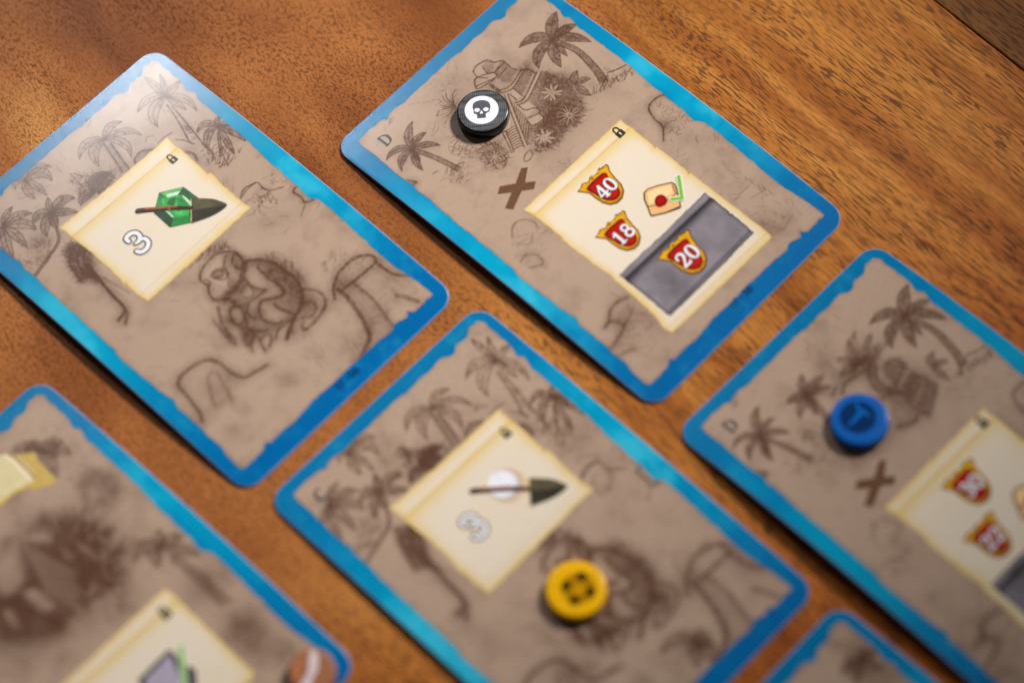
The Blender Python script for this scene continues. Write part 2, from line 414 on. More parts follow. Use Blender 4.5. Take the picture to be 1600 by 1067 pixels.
class Ink:
    """Small flat printed shapes (letters, badges) lying on a card's face, gathered into one mesh."""
    def __init__(s, card, layer): s.c, s.l, s.v, s.f, s.m, s.mats, s.k = card, layer, [], [], [], [], 0
    def _mat(s, m):
        if m not in s.mats: s.mats.append(m)
        return s.mats.index(m)
    def _put(s, pts, lift=0.0):
        b = len(s.v)
        for x, y in pts: s.v.append((x * MM, y * MM, (TH + s.l + lift + float(arch(s.c, y))) * MM))
        return b
    def poly(s, pts, mat, lift=None):
        if lift is None: lift = s.k * 0.004; s.k += 1
        P = np.array(pts, float)
        ar = np.sum(P[:, 0] * np.roll(P[:, 1], -1) - np.roll(P[:, 0], -1) * P[:, 1])
        if ar < 0: P = P[::-1]
        b = s._put(P, lift); s.f.append(tuple(range(b, b + len(P)))); s.m.append(s._mat(mat)); return s
    def ribbon(s, pts, w, mat, grow=0.0, closed=False, n=7, caps=True, lift=None):
        if lift is None: lift = s.k * 0.004; s.k += 1
        P = smooth(pts, n, closed) if len(pts) > 2 else smooth(pts, 3)
        w = np.array(w if hasattr(w, '__len__') else [w, w], float)
        tt = np.linspace(0, 1, len(P)); W = np.interp(tt, np.linspace(0, 1, len(w)), w) / 2 + grow
        if closed: d = np.roll(P, -1, 0) - np.roll(P, 1, 0)
        else: d = np.gradient(P, axis=0)
        nr = np.stack([-d[:, 1], d[:, 0]], 1); nr /= np.linalg.norm(nr, axis=1)[:, None] + 1e-9
        b = s._put(np.vstack([P + nr * W[:, None], P - nr * W[:, None]]), lift); N = len(P); mi = s._mat(mat)
        for i in range(N if closed else N - 1):
            k = (i + 1) % N; s.f.append((b + i, b + N + i, b + N + k, b + k)); s.m.append(mi)
        if not closed and caps:
            for e, sg in ((0, -1), (N - 1, 1)):
                a0 = math.atan2(d[e][1], d[e][0]) + (math.pi if sg < 0 else 0)
                r = W[e]
                arc = [(P[e][0] + r * math.cos(a0 + t), P[e][1] + r * math.sin(a0 + t)) for t in np.linspace(-math.pi / 2, math.pi / 2, 8)]
                bb = s._put(arc, lift); s.f.append(tuple(range(bb, bb + 8))); s.m.append(mi)
        return s
    def build(s, name, parent): return mesh_obj(name, s.v, s.f, s.mats, parent, s.m)

GLYPH = {  # strokes in a box about 0.7 wide and 1 high: (points, widths, closed)
    '0': [([(0.35, 0.97), (0.14, 0.82), (0.08, 0.5), (0.14, 0.18), (0.35, 0.03), (0.56, 0.18), (0.62, 0.5), (0.56, 0.82)], (0.10, 0.19, 0.21, 0.19, 0.10, 0.19, 0.21, 0.19, 0.10), True)],
    '1': [([(0.36, 0.04), (0.36, 0.5), (0.36, 0.95)], 0.2, False), ([(0.14, 0.80), (0.34, 0.93)], 0.12, False), ([(0.12, 0.04), (0.60, 0.04)], 0.09, False)],
    '2': [([(0.10, 0.70), (0.14, 0.88), (0.34, 0.97), (0.54, 0.88), (0.57, 0.68), (0.40, 0.42), (0.10, 0.08)], (0.16, 0.12, 0.12, 0.2, 0.2, 0.14, 0.12), False), ([(0.10, 0.08), (0.60, 0.08)], 0.16, False), ([(0.61, 0.08), (0.64, 0.22)], 0.08, False)],
    '3': [([(0.10, 0.82), (0.28, 0.97), (0.52, 0.88), (0.52, 0.66), (0.28, 0.54)], (0.14, 0.11, 0.2, 0.18, 0.12), False), ([(0.28, 0.54), (0.55, 0.44), (0.58, 0.18), (0.34, 0.03), (0.09, 0.14)], (0.12, 0.18, 0.2, 0.11, 0.15), False)],
    '4': [([(0.44, 0.97), (0.24, 0.66), (0.06, 0.30)], 0.10, False), ([(0.05, 0.28), (0.66, 0.28)], 0.13, False), ([(0.47, 0.03), (0.47, 0.95)], 0.2, False), ([(0.30, 0.03), (0.64, 0.03)], 0.09, False)],
    '8': [([(0.35, 0.97), (0.15, 0.88), (0.15, 0.65), (0.35, 0.53), (0.55, 0.65), (0.55, 0.88)], 0.15, True), ([(0.35, 0.54), (0.10, 0.40), (0.10, 0.14), (0.35, 0.03), (0.60, 0.14), (0.60, 0.40)], 0.17, True)],
    'D': [([(0.16, 0.03), (0.16, 0.97)], 0.15, False), ([(0.02, 0.02), (0.3, 0.02)], 0.06, False), ([(0.02, 0.98), (0.3, 0.98)], 0.06, False), ([(0.2, 0.97), (0.48, 0.93), (0.70, 0.72), (0.73, 0.48), (0.66, 0.2), (0.46, 0.06), (0.2, 0.03)], (0.06, 0.08, 0.15, 0.18, 0.15, 0.08, 0.06), False)],
    'C': [([(0.66, 0.78), (0.52, 0.94), (0.3, 0.95), (0.1, 0.72), (0.07, 0.48), (0.14, 0.2), (0.36, 0.03), (0.56, 0.08), (0.68, 0.22)], (0.08, 0.07, 0.1, 0.16, 0.18, 0.16, 0.1, 0.07, 0.06), False)],
    'B': [([(0.14, 0.0), (0.14, 1.0)], 0.14, False), ([(0.14, 0.97), (0.5, 0.94), (0.5, 0.58), (0.14, 0.54)], 0.12, False), ([(0.14, 0.52), (0.58, 0.48), (0.58, 0.06), (0.14, 0.03)], 0.12, False)],
    'F': [([(0.14, 0.0), (0.14, 1.0)], 0.14, False), ([(0.14, 0.97), (0.6, 0.97)], 0.12, False), ([(0.14, 0.52), (0.5, 0.52)], 0.12, False)],
    '-': [([(0.15, 0.45), (0.5, 0.45)], 0.14, False)]}

def glyphs(ink, text, c, h, mat, gap=0.78, outline=None, ow=0.0, bold=1.0):
    """Write text centred on c, reading along the card's width."""
    w = (len(text) - 1) * gap * h + 0.7 * h
    for pas in ((outline, ow), (mat, 0.0)):
        if pas[0] is None: continue
        for i, ch in enumerate(text):
            ox, oy = c[0] - w / 2 + i * gap * h, c[1] - h / 2
            for pts, ww, cl in GLYPH[ch]:
                W = np.array(ww if hasattr(ww, '__len__') else [ww, ww]) * h * bold
                ink.ribbon([(ox + x * h, oy + y * h) for x, y in pts], W, pas[0], pas[1], cl)

# ------------------------------------------------------------------ the torn outline shared by all cards
zB5 = Zm('B', 520, 130, .1875); zB6 = Zm('B', 700, 0, .1875); zD4 = Zm('D', 1300, 370, .1875); zB9 = Zm('B', 880, 0, .45)
zB8 = Zm('B', 1050, 250, .1875); zB7 = Zm('B', 900, 450, .1875); zBb = Zm('B', 700, 420, .3187); zBr = Zm('B', 780, 170, .4404)
TORN = (zB5((210, 490), (240, 455), (300, 390), (390, 320), (455, 305), (470, 260), (520, 205), (600, 160), (640, 115), (710, 50), (770, 0))
        + zB6((0, 510), (130, 410), (220, 320), (300, 260), (370, 180), (440, 165), (480, 140), (490, 80))
        + zD4((260, 310), (280, 230), (340, 180), (400, 185), (470, 245), (600, 335), (660, 390), (700, 450), (760, 460))
        + zB6((1080, 225), (1250, 350), (1440, 490), (1560, 590)) + zB9((310, 300), (420, 385), (455, 420), (490, 425), (560, 480))
        + zB8((770, 100), (800, 130), (920, 220), (1080, 320), (1200, 405), (1268, 460), (1180, 550), (1130, 600), (1065, 597), (1075, 640), (970, 700), (960, 745), (870, 820), (700, 980), (610, 1067))
        + zB7((1280, 130), (1130, 270), (1000, 430), (930, 480), (830, 590), (775, 595), (765, 650), (690, 740), (620, 800), (580, 800), (470, 700), (430, 640), (330, 560), (200, 440), (100, 360), (30, 310), (0, 245))
        + zBb((590, 220), (520, 170), (430, 100), (350, 40), (320, 0))
        + zB5((900, 1060), (760, 930), (690, 885), (660, 840), (610, 815), (520, 750), (400, 650), (350, 600), (270, 545)))
def roughen(poly, step, amp, rng):
    out = []; P = np.array(poly, float)
    for i in range(len(P)):
        a, b = P[i], P[(i + 1) % len(P)]; d = b - a; L = np.hypot(*d); n = max(1, int(L / step))
        nr = np.array([-d[1], d[0]]) / (L + 1e-9)
        for k in range(n): out.append(tuple(a + d * k / n + nr * rng.normal(0, amp) * (k > 0)))
    return out
_c = np.array(TORN)[:, 0]
TORN = [(min(max(x, -CW / 2 + 1.6), CW / 2 - 1.6), min(max(y, -CH / 2 + 1.6), CH / 2 - 1.6)) for x, y in TORN]
TORN = roughen(TORN, 0.55, 0.06, np.random.default_rng(3))

def round_rect(w, h, r, n=8):
    o = []
    for cx, cy, a0 in ((w / 2 - r, h / 2 - r, 0), (-w / 2 + r, h / 2 - r, 90), (-w / 2 + r, -h / 2 + r, 180), (w / 2 - r, -h / 2 + r, 270)):
        for k in range(n + 1):
            a = math.radians(a0 + 90 * k / n); o.append((cx + r * math.cos(a), cy + r * math.sin(a)))
    return o

# ------------------------------------------------------------------ colours of the print
SAND, INK = np.array(lin((172, 147, 129))), np.array(lin((72, 37, 20)))
BLUE, CYAN, PALE = np.array(lin((0, 96, 158))), np.array(lin((0, 160, 198))), np.array(lin((58, 182, 212)))
def mixc(a, b, t): return a + (b - a) * t[..., None]

def border_colors(F):
    x, y = F.X, F.Y
    n1 = fbm(F.ny, F.nx, 7 / F.res, F.rng); n2 = fbm(F.ny, F.nx, 2.2 / F.res, F.rng)
    side = np.clip((np.abs(x) - 16) / 4, 0, 1)
    t = side * np.exp(-((y - 2) / 19.0) ** 2) * (0.75 + 0.6 * (n1 - 0.35))
    t = np.clip(t + 0.22 * (n1 - 0.45) + 0.1 * (n2 - 0.5), 0, 1)
    c = mixc(np.broadcast_to(BLUE, x.shape + (3,)), CYAN, t)
    p = np.clip((n1 - 0.55) * 4, 0, 1) * side * np.exp(-((y + 1) / 14.0) ** 2) + 0.12 * np.clip((n2 - 0.6) * 5, 0, 1)
    c = mixc(c, np.array(lin((0, 116, 160))), np.clip((y - 22) / 12, 0, 1) * 0.7)
    return mixc(c, PALE, np.clip(p, 0, 0.8))

def sand_colors(F):
    n1 = fbm(F.ny, F.nx, 9 / F.res, F.rng); n2 = fbm(F.ny, F.nx, 1.6 / F.res, F.rng, 4); g = F.rng.random(F.X.shape)
    d, _, _ = edge_dist(F.out[::2], F.X, F.Y)
    D = 1 - (1 - F.D) * (1 - 0.30 * np.exp(-(d / 0.16) ** 2)) * (1 - 0.12 * np.exp(-(d / 0.9) ** 2) * n2)
    n3 = fbm(F.ny, F.nx, 3.5 / F.res, F.rng, 5)
    D = np.clip(D + 0.22 * np.clip(n2 - 0.52, 0, 1) + 0.12 * (n1 - 0.5) + 0.75 * np.clip(n3 - 0.53, 0, 1) + 0.5 * np.clip(n2 - 0.6, 0, 1) * n1, 0, 1)
    c = mixc(np.broadcast_to(SAND, F.X.shape + (3,)), INK, D * (1 - 0.10 * D))
    return c * (0.94 + 0.12 * g)[..., None] * (0.97 + 0.08 * n1)[..., None]

PAPER, HONEY, BURNT = np.array(lin((222, 208, 190))), np.array(lin((218, 188, 112))), np.array(lin((190, 136, 48)))
def paper_colors(F, crease, crease2, roll_side=1):
    """Parchment: pale middle, honey and burnt rims, a rolled band beyond the crease."""
    n1 = fbm(F.ny, F.nx, 5 / F.res, F.rng); n2 = fbm(F.ny, F.nx, 0.9 / F.res, F.rng)
    d, _, _ = edge_dist(F.out, F.X, F.Y)
    c = mixc(np.broadcast_to(PAPER, F.X.shape + (3,)), HONEY, np.clip(0.75 * np.exp(-(d / (0.55 + 0.9 * n1)) ** 2) + 0.35 * np.clip(n1 - 0.5, 0, 1), 0, 1))
    c = mixc(c, BURNT, np.clip(0.75 * np.exp(-(d / 0.13) ** 2) * (0.4 + n2), 0, 0.9))
    for line_, a in ((crease, 0.8), (crease2, 0.55)):
        (x0, y0), (x1, y1) = line_; L = math.hypot(x1 - x0, y1 - y0); nx, ny = -(y1 - y0) / L, (x1 - x0) / L
        sd = (F.X - x0) * nx + (F.Y - y0) * ny
        if line_ is crease:
            sd = -sd if sd.mean() > 0 else sd      # rolled side positive
            c = mixc(c, HONEY, np.clip(a * np.exp(-np.where(sd < 0, sd / 1.3, sd / 0.35) ** 2), 0, 1) * 0.9)
        c = mixc(c, BURNT, np.clip(a * np.exp(-(sd / 0.11) ** 2) * (0.35 + n2), 0, 1) * 0.6)
    return c * (0.97 + 0.05 * F.rng.random(F.X.shape))[..., None]

SL1, SL2, SL3 = np.array(lin((138, 130, 138))), np.array(lin((92, 88, 96))), np.array(lin((30, 28, 30)))
def slate_colors(F, crease, crease2):
    n1 = fbm(F.ny, F.nx, 5 / F.res, F.rng)
    d, _, _ = edge_dist(F.out, F.X, F.Y)
    c = mixc(np.broadcast_to(SL1, F.X.shape + (3,)), SL2, np.clip((n1 - 0.3) * 1.6, 0, 1))
    c = mixc(c, SL3, np.clip(0.75 * np.exp(-(d / 0.3) ** 2), 0, 1))
    (x0, y0), (x1, y1) = crease; L = math.hypot(x1 - x0, y1 - y0); nx, ny = -(y1 - y0) / L, (x1 - x0) / L
    sd = (F.X - x0) * nx + (F.Y - y0) * ny; sd = -sd if sd.mean() > 0 else sd
    c = mixc(c, SL3, np.clip(0.9 * np.exp(-np.where(sd < 0, sd / 0.9, sd / 0.25) ** 2), 0, 1))
    c = mixc(c, SL1 * 1.1, np.clip(0.5 * np.exp(-((sd - 1.0) / 0.5) ** 2), 0, 1))
    (x0, y0), (x1, y1) = crease2; L = math.hypot(x1 - x0, y1 - y0); nx, ny = -(y1 - y0) / L, (x1 - x0) / L
    sd = (F.X - x0) * nx + (F.Y - y0) * ny
    c = mixc(c, SL3, np.clip(0.6 * np.exp(-(sd / 0.22) ** 2), 0, 1))
    return c * (0.95 + 0.1 * F.rng.random(F.X.shape))[..., None]

# ------------------------------------------------------------------ sketches
def sketch_palms_d(F):                        # the two palms, plant and rock shared by the D cards (seen on the sharp one)
    z = Zm('B', 590, 170, .11245)
    lf = lambda tip, c, w: (z(tip), z(c), w * .11245 / 10.0)
    F.palm(z((490, 560)), [lf((480, 190), (375, 380), 52), lf((675, 335), (530, 380), 40), lf((865, 510), (690, 465), 42), lf((122, 712), (240, 500), 42),
                           lf((340, 862), (270, 680), 44), lf((628, 857), (500, 740), 40), lf((592, 740), (535, 640), 26)], z((540, 590), (700, 640), (900, 725), (1130, 845)), (0.65, 0.85), 0.55, 0.62)
    F.line(z((1080, 800), (1130, 770), (1200, 745)), .2, .5); F.line(z((1040, 610), (1060, 520), (1110, 450)), .18, .45); F.line(z((770, 905), (830, 870)), .25, .45)
    F.tufts(z((950, 850), (1240, 780), (1240, 1040), (800, 1060)), 40, 0.9, 0.35, base=0.4, spread=1.2)
    F.tufts(z((960, 380), (1240, 380), (1240, 700), (1000, 640)), 60, 0.8, 0.28, spread=2.5)
    F.line(z((430, 1000), (540, 1020), (500, 1050)), .35, .6); F.line(z((165, 200), (185, 150), (215, 130)), .25, .45); F.line(z((150, 240), (220, 160)), .14, .3)
    z = zB6; lf = lambda tip, c, w: (z(tip), z(c), w * .1875 / 10.0)
    F.palm(z((870, 330)), [lf((905, 100), (845, 210), 44), lf((1075, 205), (970, 235), 34), lf((1190, 352), (1040, 285), 38), lf((595, 398), (720, 270), 42), lf((757, 572), (700, 440), 40),
                           lf((942, 562), (865, 460), 40), lf((992, 472), (935, 405), 22)], z((930, 365), (1060, 415), (1170, 510), (1260, 620), (1300, 690)), (0.85, 1.35), 0.66, 0.6)
    F.line(z((1330, 630), (1270, 740), (1270, 760)), .25, .6); F.line(z((1330, 610), (1400, 585), (1480, 545)), .25, .6)
    for tip, c, w in (((1078, 592), (1030, 650), 30), ((1185, 662), (1120, 655), 22), ((1190, 800), (1120, 760), 26)): F.leaf(z((1065, 710)), z(c), z(tip), w * .1875 / 10, .4, .55)
    F.tufts(z((1180, 800), (1320, 700), (1520, 580), (1540, 640), (1300, 770)), 60, 1.0, .4, base=0.7, spread=1.0)
    z = Zm('B', 880, 0, .45)
    F.line(z((350, 330), (322, 342), (297, 375), (318, 415), (345, 440), (348, 490)), .28, .6); F.line(z((350, 330), (420, 380), (462, 416)), .2, .45)
    F.tufts(z((320, 350), (450, 420), (400, 480), (350, 460)), 60, 1.0, .3, base=0.3, spread=2.0); F.smudge(z((360, 430)), 1.6, .22)
    F.tufts(z((540, 560), (700, 640), (840, 740), (780, 790), (640, 690)), 46, 1.3, .26, base=1.5, spread=1.4)
    for p in (((590, 700), (620, 670), (650, 640)), ((700, 660), (650, 690)), ((800, 740), (770, 790))): F.line(z(*p), .14, .3)
    z = zB7
    F.line(z((235, 335), (275, 275), (285, 190), (340, 120), (430, 75)), .35, .55); F.line(z((275, 275), (400, 310), (345, 430), (290, 510)), .35, .5)
    F.line(z((400, 310), (450, 240), (470, 190)), .25, .35); F.line(z((350, 565), (420, 530), (500, 505)), .3, .4); F.smudge(z((400, 290)), 1.3, .25); F.tufts(z((300, 200), (480, 120), (600, 400), (400, 500)), 40, 1.6, .2, spread=2)
    z = zBr
    F.line(z((45, 455), (50, 415), (80, 395), (120, 400), (140, 425)), .25, .4); F.line(z((75, 545), (95, 520), (135, 520), (155, 550), (105, 565)), .25, .35); F.line(z((120, 440), (110, 480), (60, 480)), .2, .25)
    F.tufts(z((20, 420), (150, 400), (180, 580), (60, 560)), 40, 1.2, .2, spread=2)

def sketch_temple(F):
    z = Zm('B', 710, 80, .178)
    H = (0.9, 0.38)
    F.smudge(z((560, 260)), 4.2, .30); F.smudge(z((900, 560)), 4.6, .55, 3.4); F.smudge(z((780, 780)), 2.6, .4); F.smudge(z((950, 300)), 2.4, .5); F.smudge(z((640, 120)), 1.8, .35, 1.0)
    F.fill(z((250, 130), (285, 82), (345, 100), (345, 190), (290, 195)), .5, hatch=H, sm=False); F.fill(z((345, 190), (405, 90), (440, 100), (500, 150), (545, 170), (490, 290), (380, 245)), .58, hatch=H, sm=False)
    F.fill(z((515, 320), (590, 170), (650, 165), (695, 190), (605, 370), (575, 385)), .55, hatch=H, sm=False)
    F.fill(z((640, 430), (740, 190), (800, 175), (900, 230), (800, 300), (765, 380), (725, 485), (700, 500)), .62, hatch=H, sm=False)
    F.fill(z((465, 400), (540, 490), (620, 570), (690, 680), (640, 810), (560, 620)), .66, hatch=(2.2, 0.4), sm=False)
    bush = z((800, 190), (960, 210), (1060, 340), (1130, 430), (1140, 520), (1080, 640), (1000, 690), (910, 800), (820, 860), (770, 770), (690, 690), (790, 600), (730, 480), (770, 340))
    F.fill(bush, .42, 1.0); F.tufts(bush, 420, 1.1, .5, .14)
    for poly in (((180, 175), (250, 130), (290, 195), (215, 228)), ((190, 240), (335, 195), (370, 235), (215, 330)), ((440, 300), (370, 255), (330, 290), (400, 345)), ((520, 330), (590, 390), (550, 430), (490, 380)), ((560, 470), (640, 440), (720, 495), (640, 570)), ((630, 600), (750, 550), (785, 595), (690, 655)),
                 ((490, 310), (590, 165), (610, 170), (515, 320), (400, 368), (385, 350)), ((615, 415), (725, 190), (765, 180), (645, 425), (545, 475), (530, 458))):
        F.fill(z(*poly), .8, .25, erase=True, sm=False)
    for p, w in ((((165, 180), (195, 130), (285, 82), (345, 100), (405, 88), (440, 97), (500, 150), (545, 167)), .26), (((165, 180), (180, 205), (205, 228), (290, 240)), .2), (((245, 135), (290, 195), (340, 190)), .2),
                 (((180, 300), (190, 240), (335, 192), (368, 232), (215, 332), (180, 305)), .24), (((190, 312), (350, 240)), .2), (((350, 190), (440, 97)), .25), (((380, 245), (470, 130)), .2), (((320, 300), (390, 355)), .55),
                 (((385, 350), (490, 310), (590, 165)), .24), (((400, 370), (510, 330), (612, 168)), .24), (((590, 165), (650, 162), (700, 190)), .3), (((530, 458), (612, 415), (722, 190)), .26), (((548, 476), (645, 425), (768, 180)), .24),
                 (((560, 475), (620, 520), (700, 500), (755, 520)), .2), (((622, 600), (750, 540), (720, 490)), .24), (((640, 612), (690, 655), (785, 595), (745, 552)), .22), (((520, 330), (595, 392)), .22), (((490, 380), (548, 432)), .2)):
        F.line(z(*p), w, .62, n=3 if len(p) > 2 else 5)
    F.fill(z((440, 390), (465, 380), (640, 825), (612, 845)), .75, .2, erase=True, sm=False); F.fill(z((420, 712), (450, 702), (522, 882), (505, 892)), .75, .2, erase=True, sm=False)
    for p in (((440, 390), (612, 845)), ((467, 380), (640, 825)), ((420, 712), (505, 892)), ((450, 702), (522, 882))): F.line(z(*p), .2, .65)
    for i in range(9):
        t = i / 8; a = (462 + 62 * t, 702 + 160 * t); b = (548 + 66 * t, 655 + 175 * t); F.line(z(a, ((a[0] + b[0]) / 2, (a[1] + b[1]) / 2 - 8), b), .18, .6)
    F.line(z((300, 785), (440, 705), (460, 720)), .25, .6); F.line(z((300, 785), (360, 850)), .22, .55)
    def flower(c, r, n, wid, a0=0.0, e=.85):
        c = np.array(z(c)); r *= .0178; wid *= .0178
        for k in range(n):
            g = a0 + 2 * math.pi * k / n + F.rng.normal(0, .1); u = np.array([math.cos(g), math.sin(g)]); R = r * (0.8 + .35 * F.rng.random())
            F.line([c + u * R * .15, c + u * R * .6, c + u * R], wid, e, wid * .55, soft=.12, erase=True, grain=False)
            v = np.array([-u[1], u[0]]) * wid * .6
            F.line([c + u * R * .3 + v, c + u * R * .75 + v * .9, c + u * R * 1.06], .12, .55); F.line([c + u * R * .3 - v, c + u * R * .75 - v * .9, c + u * R * 1.06], .12, .55)
        F.smudge(c, r * .2, .25)
    flower((855, 370), 100, 9, 30, .2); flower((1010, 565), 120, 13, 13, .1, .8); flower((790, 760), 95, 9, 34, .5)
    b2 = z((200, 810), (290, 760), (440, 850), (490, 910), (440, 1040), (300, 1050), (220, 960))
    F.smudge(z((330, 890)), 2.3, .45); F.tufts(b2, 150, 1.0, .5, .14); flower((355, 930), 70, 9, 20, .3, .6)
    F.tufts(z((0, 850), (180, 800), (230, 930), (60, 960)), 60, .8, .3)
    F.line(z((655, 872), (625, 905), (610, 955), (625, 972), (660, 955), (688, 905), (680, 878), (655, 872)), .18, .55)
    F.tufts(z((640, 780), (740, 800), (860, 840), (800, 880), (690, 920)), 40, .8, .5, base=1.0, spread=1.5)
    zz = zB5; c = (1010, 180)
    for k in range(26):
        g = 1.2 + k * .16 + F.rng.normal(0, .1); R = 90 + 60 * F.rng.random(); e = (c[0] + R * math.cos(g), c[1] - R * math.sin(g) * 1.0); m = (c[0] + R * .6 * math.cos(g + .3), c[1] - R * .6 * math.sin(g + .3))
        F.line(zz(c, m, e), .15, .42, .08, n=4)
    F.smudge(zz((1030, 200)), 1.6, .35); F.line(zz((870, 280), (880, 240), (920, 220), (990, 200)), .16, .4); F.line(zz((930, 370), (950, 310), (1000, 270)), .16, .4)

def sketch_chest(F):
    z = Zm('D', 1230, 430, .2531)
    F.smudge(z((760, 660)), 4.6, .45, 3.0, -.6); F.smudge(z((420, 570)), 2.6, .5, 1.8); F.smudge(z((500, 520)), 2.0, .4)
    F.fill(z((590, 570), (610, 525), (680, 505), (740, 540), (765, 585), (920, 660), (922, 760), (880, 870), (800, 805), (690, 715), (640, 655), (600, 610)), .95, .5, hatch=(.4, .9))
    F.line(z((690, 700), (740, 600), (760, 585)), .5, .45, erase=True); F.line(z((790, 790), (830, 690)), .5, .35, erase=True)
    F.fill(z((640, 740), (800, 850), (790, 920), (700, 930), (640, 850)), .35, .6)
    for p in (((510, 590), (515, 650), (560, 710), (640, 720)), ((545, 560), (550, 640), (600, 690), (680, 710)), ((590, 760), (680, 730), (800, 830), (880, 870)), ((680, 940), (760, 920), (810, 880)), ((340, 730), (360, 670), (430, 620), (520, 560)), ((280, 740), (300, 690))):
        F.line(z(*p), .45, .6)
    for tip, c in (((420, 350), (380, 450)), ((520, 360), (480, 450)), ((380, 400), (370, 500)), ((620, 420), (560, 440)), ((310, 520), (350, 520)), ((330, 620), (370, 580)), ((570, 480), (530, 500))):
        F.leaf(z((450, 560)), z(c), z(tip), .55, .18, .5)
    F.palm(z((135, 745)), [(z((90, 610)), z((80, 680)), .6), (z((225, 620)), z((160, 660)), .6), (z((270, 690)), z((200, 690)), .5), (z((0, 790)), z((50, 740)), .6), (z((80, 880)), z((70, 800)), .6), (z((180, 860)), z((150, 800)), .5)], z((150, 765), (220, 850), (260, 900)), (.8, 1.0), .5, .55)
    F.smudge(z((130, 740)), 1.6, .5)

def sketch_card_c(F):                         # palms, monkey carving and stones shared by the C cards
    z = Zm('A', 100, 110, .1875); k = .1875 / 10
    L = lambda *a: [(z(t), z(c), w * k) for t, c, w in a]
    F.palm(z((850, 220)), L(((615, 350), (690, 190), 34), ((780, 475), (680, 330), 40), ((1105, 340), (1030, 200), 30), ((1015, 330), (930, 260), 26), ((675, 60), (740, 110), 24), ((800, 40), (835, 120), 20), ((970, 95), (900, 150), 28)), None, fill=.14, edge=.6)
    F.line(z((860, 290), (960, 440), (1050, 605)), .26, .65); F.line(z((900, 300), (1020, 440), (1130, 575)), .26, .65); F.line(z((1050, 605), (1085, 615)), .2, .5); F.line(z((1130, 575), (1180, 640), (1240, 685)), .24, .6); F.tufts(z((880, 320), (1100, 560), (1060, 590)), 26, .8, .4, base=-.6, spread=.8)
    F.palm(z((340, 580)), L(((130, 742), (140, 570), 34), ((290, 802), (190, 650), 40), ((560, 722), (540, 560), 30), ((645, 540), (500, 460), 28), ((482, 430), (350, 450), 30)), None, fill=.2, edge=.6)
    F.fill(z((335, 620), (390, 610), (540, 820), (485, 845)), .2, .3, sm=False); F.line(z((335, 620), (410, 730), (485, 845)), .28, .65); F.line(z((390, 610), (460, 710), (540, 820)), .3, .7)
    F.palm(z((1280, 470)), L(((1108, 522), (1160, 400), 26), ((1205, 662), (1160, 520), 30), ((1295, 385), (1270, 420), 20), ((1405, 545), (1350, 470), 28), ((1512, 590), (1440, 490), 34), ((1420, 700), (1360, 600), 22), ((1400, 450), (1340, 440), 24)), z((1285, 520), (1300, 620), (1315, 720)), (.3, .45), .35, .65)
    F.tufts(z((1130, 640), (1480, 680), (1340, 830), (1180, 800)), 90, .9, .5, base=.6, spread=1.2)
    F.line(z((595, 780), (590, 740), (640, 680), (735, 662)), .28, .65); F.fill(z((595, 780), (600, 720), (700, 670), (700, 720)), .35, .3); F.line(z((680, 600), (690, 560), (740, 550)), .2, .4); F.line(z((780, 610), (830, 565), (900, 520)), .25, .55); F.line(z((930, 580), (1000, 585), (1080, 615)), .25, .55); F.line(z((1020, 680), (1080, 700), (1110, 750)), .4, .6); F.line(z((1470, 1060), (1500, 990), (1590, 940)), .25, .6)
    d = z((40, 870), (250, 880), (400, 830), (480, 860), (330, 1010), (220, 1060), (100, 1040)); F.tufts(d, 150, 1.3, .5, .16); F.smudge(z((300, 930)), 2.2, .4)
    F.leaf(z((250, 1000)), z((260, 900)), z((390, 860)), .7, .45, .7); F.leaf(z((300, 1040)), z((300, 940)), z((400, 920)), .6, .45, .7); F.line(z((60, 870), (140, 960), (180, 1010)), .2, .5); F.line(z((80, 860), (160, 885), (250, 880)), .2, .5)
    z = Zm('A', 0, 230, .2532); k = .2532 / 10
    F.palm(z((20, 490)), L(((78, 368), (25, 420), 18), ((195, 410), (110, 400), 24), ((222, 512), (170, 450), 28), ((165, 622), (110, 540), 24), ((85, 690), (30, 600), 24), ((-40, 600), (0, 540), 20)), None, fill=.3, edge=.7)
    F.palm(z((320, 410)), L(((203, 475), (230, 390), 28), ((290, 552), (255, 480), 26), ((462, 318), (370, 300), 28), ((480, 402), (400, 395), 24), ((295, 315), (300, 360), 18), ((350, 500), (330, 460), 22)), z((350, 500), (362, 580), (300, 680), (215, 795)), (.3, .4), .45, .7)
    F.palm(z((150, 210)), L(((322, 208), (260, 110), 32), ((95, 262), (90, 180), 26), ((312, 122), (220, 90), 22), ((215, 318), (160, 270), 24), ((290, 300), (230, 230), 20)), None, fill=.3, edge=.5)
    F.leaf(z((500, 360)), z((510, 280)), z((620, 270)), .7, .5, .7); F.leaf(z((580, 280)), z((560, 180)), z((690, 160)), .9, .5, .7)
    F.tufts(z((200, 560), (330, 560), (300, 700), (170, 720)), 60, 1.0, .35); F.tufts(z((100, 690), (260, 700), (200, 760), (120, 730)), 26, 1.0, .4); F.smudge(z((230, 590)), 2, .2)
    dk = z((390, 620), (480, 590), (560, 640), (590, 800), (510, 840), (440, 740)); F.fill(dk, .45, .8); F.tufts(dk, 150, 1.2, .6, .16, base=1.9, spread=1.5)
    for p in (((440, 640), (430, 720), (500, 830)), ((490, 620), (480, 720), (560, 800)), ((530, 630), (520, 720), (600, 830)), ((470, 610), (530, 620), (560, 650))): F.line(z(*p), .3, .75)
    F.line(z((540, 720), (600, 800), (690, 910), (770, 1000), (730, 1070)), .45, .8); F.line(z((770, 1000), (785, 1030), (775, 1090)), .35, .7); F.line(z((600, 790), (700, 840), (800, 900)), .2, .4)
    # monkey
    z = Zm('A', 300, 380, .16875); k = .016875
